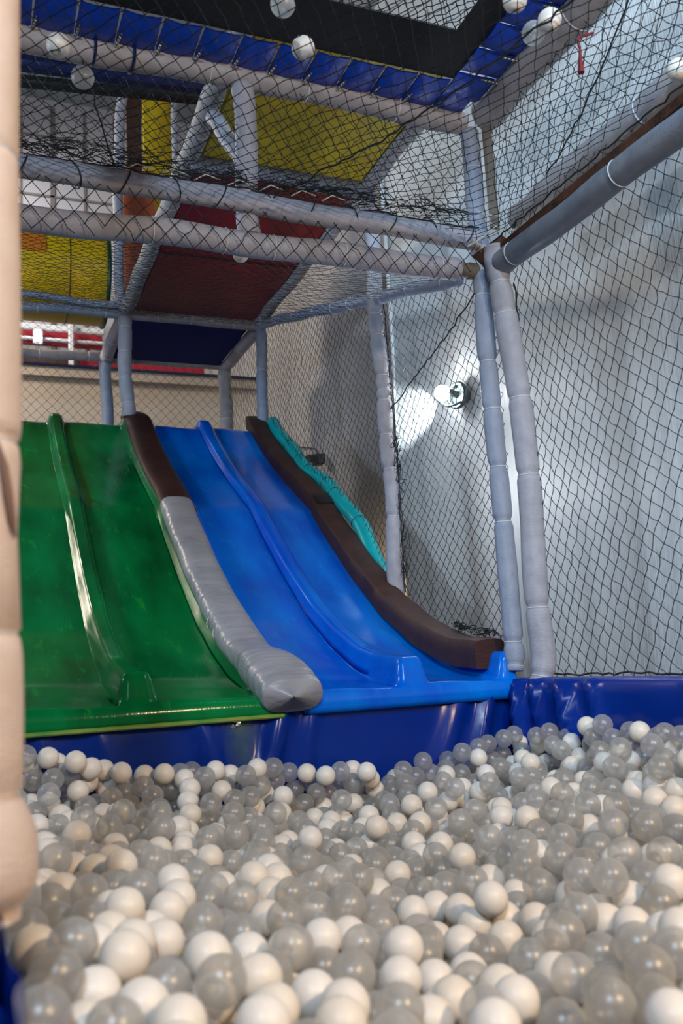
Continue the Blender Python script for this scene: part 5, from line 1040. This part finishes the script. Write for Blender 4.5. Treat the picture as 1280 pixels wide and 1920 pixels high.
    2757, 2777, 713, 616, 1930, 468, 3058, 2756, 727, 1393, 1775, 421, 2377, 2147, 658, 559, 3058, 490, 1878, 3567, 356, 2463, 3727, 426, 1733, 1756, 474, 511, 2603, 500,
    127, 1373, 578, 644, 3829, 480, 1269, 1360, 412, 2711, 2337, 726, 3119, 2945, 726, 1100, 1292, 416, 2447, 4441, 399, 1473, 1696, 425, 2880, 2809, 728, 2330, 4752, 398,
    1599, 4265, 376, 699, 2019, 456, 2021, 2214, 493, 1560, 3774, 364, 1338, 3690, 372, 2078, 3736, 369, 798, 4920, 548, 1992, 4462, 368, 2166, 2273, 552, 2351, 2711, 523,
    383, 1914, 528, 2151, 4556, 375, 836, 1385, 426, 761, 2132, 438, 3170, 2451, 712, 2064, 5128, 452, 2768, 3966, 481, 571, 2806, 484, 540, 3312, 490, 1297, 4293, 410,
    1137, 1163, 398, 483, 4774, 580, 1169, 2672, 385, 1849, 2508, 432, 566, 5050, 603, 745, 2645, 444, 577, 1465, 464, 1088, 3975, 412, 2971, 4406, 518, 1996, 3849, 357,
    714, 1493, 448, 949, 2214, 412, 446, 2405, 511, 900, 4752, 508, 1560, 2742, 374, 2061, 4045, 347, 2575, 4092, 424, 2684, 3866, 464, 2905, 2269, 709, 194, 2473, 589,
    871, 3769, 435, 148, 1546, 572, 2151, 3847, 359, 729, 1705, 441, 708, 3342, 463, 235, 1911, 580, 2014, 3209, 380, 497, 1860, 496, 1625, 3674, 338, 604, 2390, 488,
    1460, 3171, 357, 1287, 1565, 408, 1691, 2105, 432, 1064, 2224, 403, 1231, 2305, 401, 360, 4717, 605, 921, 2692, 412, 879, 3061, 426, 1353, 4627, 422, 3233, 3103, 717,
    169, 4965, 640, 1102, 3636, 397, 1135, 3405, 388, 2248, 2684, 495, 999, 2108, 409, 3179, 4386, 600, 2531, 3421, 484, 791, 4539, 494, 3298, 4318, 642, 3236, 3941, 676,
    346, 4510, 571, 2783, 3762, 509, 2328, 4318, 379, 2457, 2464, 630, 1675, 4032, 343, 557, 4183, 512, 2656, 4568, 438, 875, 1893, 429, 440, 4119, 545, 2807, 4480, 454,
    2527, 4575, 407, 2146, 1789, 617, 1832, 2095, 460, 163, 4436, 607, 1021, 2642, 401, 3257, 4596, 592, 2202, 1916, 614, 1878, 1911, 497, 733, 4745, 528, 3137, 2580, 727,
    1680, 4863, 431, 215, 1646, 555, 1527, 4180, 361, 2941, 2717, 718, 1245, 4178, 402, 744, 2238, 453, 1165, 3514, 382, 1017, 2795, 417, 829, 3411, 433, 2192, 3346, 409,
    894, 3662, 431, 3038, 3691, 638, 669, 5015, 590, 1428, 2363, 389, 478, 5137, 619, 2106, 1685, 613, 2491, 4795, 435, 237, 2063, 565, 1148, 3040, 378, 1299, 4082, 379,
    2729, 3621, 511, 1860, 5070, 472, 2632, 2694, 661, 1109, 4593, 450, 1247, 5056, 507, 1163, 4779, 484, 2961, 4837, 497, 2967, 4018, 544, 276, 2399, 566, 604, 1583, 455,
    2789, 2262, 726, 1480, 3340, 346, 1894, 3703, 340, 2414, 3458, 434, 1679, 3120, 368, 344, 2103, 544, 2172, 2433, 508, 3284, 4882, 595, 2013, 3510, 369, 915, 4354, 463,
    3059, 3796, 616, 2872, 3208, 659, 2899, 3780, 547, 572, 2694, 480, 1662, 2223, 417, 2005, 4828, 419, 3157, 3703, 684, 2497, 2960, 543, 3000, 4247, 533, 1379, 1294, 418,
    873, 1277, 418, 1924, 3444, 356, 2104, 2149, 531, 180, 3321, 583, 128, 2232, 608, 1794, 2309, 447, 1680, 3463, 356, 2092, 5014, 446, 1122, 2803, 388, 2288, 3978, 375,
    1070, 1703, 406, 2479, 2614, 596, 124, 1855, 599, 1190, 4054, 399, 566, 3535, 486, 993, 3599, 404, 130, 4843, 627, 776, 5163, 597, 1077, 3850, 396, 731, 1331, 431,
    2867, 3940, 518, 1503, 1432, 442, 2046, 1799, 566, 126, 1713, 603, 1914, 3005, 386, 2180, 5165, 477, 1997, 4310, 366, 1026, 4266, 440, 2630, 4232, 442, 3270, 4736, 599,
    565, 2227, 479, 120, 4610, 634, 2739, 3303, 569, 1176, 1759, 400, 1253, 2562, 381, 2677, 3510, 516, 1732, 2962, 367, 1967, 1990, 522, 507, 4031, 519, 805, 4053, 452,
    3130, 3141, 716, 228, 1446, 534, 2342, 2379, 585, 1285, 1399, 621, 311, 1423, 722, 3051, 3257, 931, 2676, 2933, 819, 1897, 1734, 716, 948, 1496, 608, 303, 1602, 726,
    2958, 3080, 914, 2248, 1998, 811, 2037, 1760, 767, 2375, 1854, 916, 1210, 1116, 610, 3279, 3142, 928, 173, 1357, 760, 394, 1531, 703, 462, 1378, 676, 739, 1724, 639,
    3178, 2741, 924, 3067, 2725, 928, 459, 1120, 651, 868, 1683, 619, 3228, 3351, 920, 2984, 2643, 912, 1726, 1751, 686, 768, 1190, 610, 2348, 2175, 825, 626, 2514, 420,
    3038, 3252, 659, 186, 1771, 528, 230, 3535, 525, 733, 1855, 399, 1479, 3574, 285, 3274, 2549, 668, 419, 4884, 550, 1476, 3856, 289, 2399, 1978, 636, 671, 2776, 408,
    2853, 4813, 425, 514, 3423, 455, 496, 3767, 444, 1785, 4663, 348, 1099, 4875, 496, 2497, 3618, 452, 2686, 4443, 432, 1426, 4708, 430, 133, 4111, 593, 655, 4571, 524,
    2029, 2876, 415, 1342, 1451, 411, 400, 3439, 538, 2488, 2843, 550, 2523, 2124, 713, 1239, 2794, 397, 2342, 4127, 392, 653, 2143, 469, 1630, 1696, 447, 1498, 1824, 417,
    2621, 3661, 416, 283, 3901, 495, 1531, 3081, 301, 459, 1711, 432, 369, 2750, 481, 2420, 3958, 330, 3236, 4501, 532, 2963, 2371, 666, 432, 3119, 454, 1068, 2462, 348,
    134, 2319, 542, 1272, 3920, 322, 752, 3844, 413, 1875, 2721, 359, 3299, 4403, 574, 987, 3920, 362, 1656, 3829, 281, 299, 3321, 496, 1172, 3287, 316, 2237, 2097, 542,
    242, 3668, 513, 1094, 5031, 463, 1911, 5025, 383, 2088, 1889, 509, 2291, 4845, 354, 837, 3210, 371, 3256, 2998, 668, 175, 4216, 540, 2226, 5023, 373, 891, 1990, 365,
    887, 4160, 398, 1738, 4109, 293, 2404, 3636, 363, 1409, 4301, 320, 2190, 4146, 308, 1921, 4743, 340, 1245, 2199, 352, 1352, 4173, 333, 3144, 3482, 650, 127, 4737, 568,
    3135, 4592, 495, 2762, 2491, 658, 2514, 4019, 352, 2447, 4115, 334, 1281, 2385, 335, 1577, 4654, 353, 2500, 2267, 633, 2981, 4675, 442, 1551, 4006, 291, 1103, 1908, 340,
    2674, 4672, 386, 3273, 3653, 666, 708, 3738, 406, 2922, 3023, 661, 2227, 2900, 405, 2267, 4603, 343, 1566, 2307, 345, 2763, 5167, 438, 616, 5137, 553, 1100, 3162, 334,
    1201, 1269, 357, 165, 1980, 522, 2913, 4534, 436, 2096, 4255, 293, 738, 2469, 392, 2566, 2459, 625, 1096, 4459, 397, 390, 3690, 472, 2996, 5061, 480, 2011, 3005, 335,
    458, 2503, 468, 1924, 3794, 284, 1266, 4879, 411, 1610, 3004, 298, 1607, 5014, 409, 238, 4482, 529, 632, 3936, 431, 1752, 2374, 366, 1278, 4538, 369, 1634, 2853, 323,
    2730, 4326, 400, 2413, 2506, 533, 1016, 4790, 441, 2409, 4855, 365, 911, 1769, 359, 3031, 5168, 477, 2940, 4093, 461, 1142, 1416, 346, 1154, 2563, 329, 2095, 3125, 358,
    939, 2511, 351, 1728, 1449, 451, 161, 3963, 530, 2755, 4863, 409, 1792, 3912, 290, 827, 4455, 424, 3032, 4936, 479, 2591, 2600, 592, 2206, 4738, 333, 614, 3279, 415,
    1278, 2717, 318, 1361, 1195, 357, 811, 1663, 374, 1963, 4570, 324, 2285, 2776, 443, 304, 1850, 489, 2315, 3459, 360, 2815, 3016, 625, 2199, 4031, 305, 2118, 3542, 323,
    361, 5170, 597, 609, 4481, 459, 2565, 4695, 358, 1632, 4411, 318, 611, 4131, 434, 2707, 2926, 572, 1667, 4200, 298, 226, 4796, 563, 503, 2887, 450, 876, 5006, 498,
    2265, 2288, 507, 272, 2846, 519, 1754, 3641, 292, 721, 3488, 408, 962, 3115, 344, 833, 1515, 372, 1183, 2930, 318, 3081, 4052, 525, 3243, 4155, 592, 1960, 2575, 394,
    1122, 3764, 332, 578, 4789, 499, 2411, 4563, 341, 2333, 2880, 440, 2646, 3045, 516, 3094, 3352, 655, 1056, 3548, 329, 2990, 3471, 587, 1598, 3576, 288, 844, 2397, 369,
    1397, 4077, 309, 699, 1614, 389, 287, 1551, 481, 847, 3886, 377, 2317, 4212, 322, 1348, 2279, 339, 2091, 4382, 304, 1271, 2010, 347, 807, 2991, 381, 2797, 3533, 502,
    135, 2096, 541, 2810, 5069, 427, 1845, 3486, 283, 1207, 2468, 338, 1378, 1625, 374, 2049, 2041, 467, 1658, 4566, 335, 589, 1833, 415, 1527, 4749, 377, 264, 1163, 714,
    3307, 2899, 919,
]).reshape(-1, 3) / 2000.0
def zone(p):
    x, y = p[0], p[1]
    if y > 2.0 and x > 1.40: return 'under the corner posts'
    if y > 2.25: return 'below the green slide' if x < 0.90 else 'below the blue slide'
    if x > 1.16 and y > 1.0: return 'along the right pad'
    if x < 0.36 and y > 1.15: return 'near the pale post'
    if y > 1.3: return 'in the hollow of the pit'
    return 'at the blurred near edge'
KIND = ('white ball', 'see-through ball')
ONES = 'zero one two three four five six seven eight nine ten eleven twelve thirteen fourteen fifteen sixteen seventeen eighteen nineteen'.split()
TENS = '- - twenty thirty forty fifty sixty seventy eighty ninety'.split()
def spell(n): return ONES[n] if n < 20 else TENS[n // 10] + ('-' + ONES[n % 10] if n % 10 else '')
taken = set()
for i in range(NW + NC):
    t = 0 if i < NW else 1
    d = Q[i] - CAM; z_ = float(d @ FWD)
    u, v = 640 + FPX * float(d @ RIGHT) / z_, 960 - FPX * float(d @ UP) / z_
    lb = '%s %s, %s percent across and %s down' % (KIND[t], zone(Q[i]), spell(min(99, max(1, round(u / 12.8)))), spell(min(99, round(v / 19.2))))
    if lb in taken: lb = 'half hidden ' + lb
    taken.add(lb)
    put_ball(Q[i], t, lb, KIND[t] + 's filling the pit')
def heap(P, m, name, label):
    mb = MB(); base = MB().ball((0, 0, 0), R0, 18, 11); V = base.v[0]; F = base.f; n = len(V)
    mb.v = [(V[None] + P[:, None]).reshape(-1, 3)]; mb.uv = [np.zeros((n * len(P), 2))]
    mb.f = [tuple(k + i * n for k in q) for i in range(len(P)) for q in F]; mb.n = n * len(P)
    return tag(mb.build(name, m, angle=None), label, 'balls', kind='stuff')
heap(Q[NW + NC:NW + NC + RW], BALL_W, 'white_ball_filling', 'further white balls filling the pit underneath and between the others')
heap(Q[NW + NC + RW:], BALL_C, 'clear_ball_filling', 'further see-through balls filling the pit underneath and between the others')
LBL = ['white ball resting on the ceiling net under the middle of the trampoline', 'see-through ball on the ceiling net at the top middle of the picture',
       'white ball on the ceiling net in front of the left end of the trampoline rail', 'see-through ball on the ceiling net below the navy rail at left',
       'see-through ball on the ceiling net beside the right spring covers, lower of the pair', 'white ball on the ceiling net beside the right spring covers, upper of the pair',
       'white ball on the ceiling net cut by the top edge, near the right spring covers', 'white ball on the net above the dark grey right rail']
for (u, v, t), lb in zip(NETB, LBL):
    p = at(u, v, 'z', 2.12)
    p = at(u, v, 'z', max(2.06, sag_z(p[0], p[1]) + 0.028))
    put_ball(p, t, lb)
p = at(451, 478, 'y', 2.95)
put_ball(p, 0, 'white ball lying on the sloping net, half hidden behind the lower front rail')
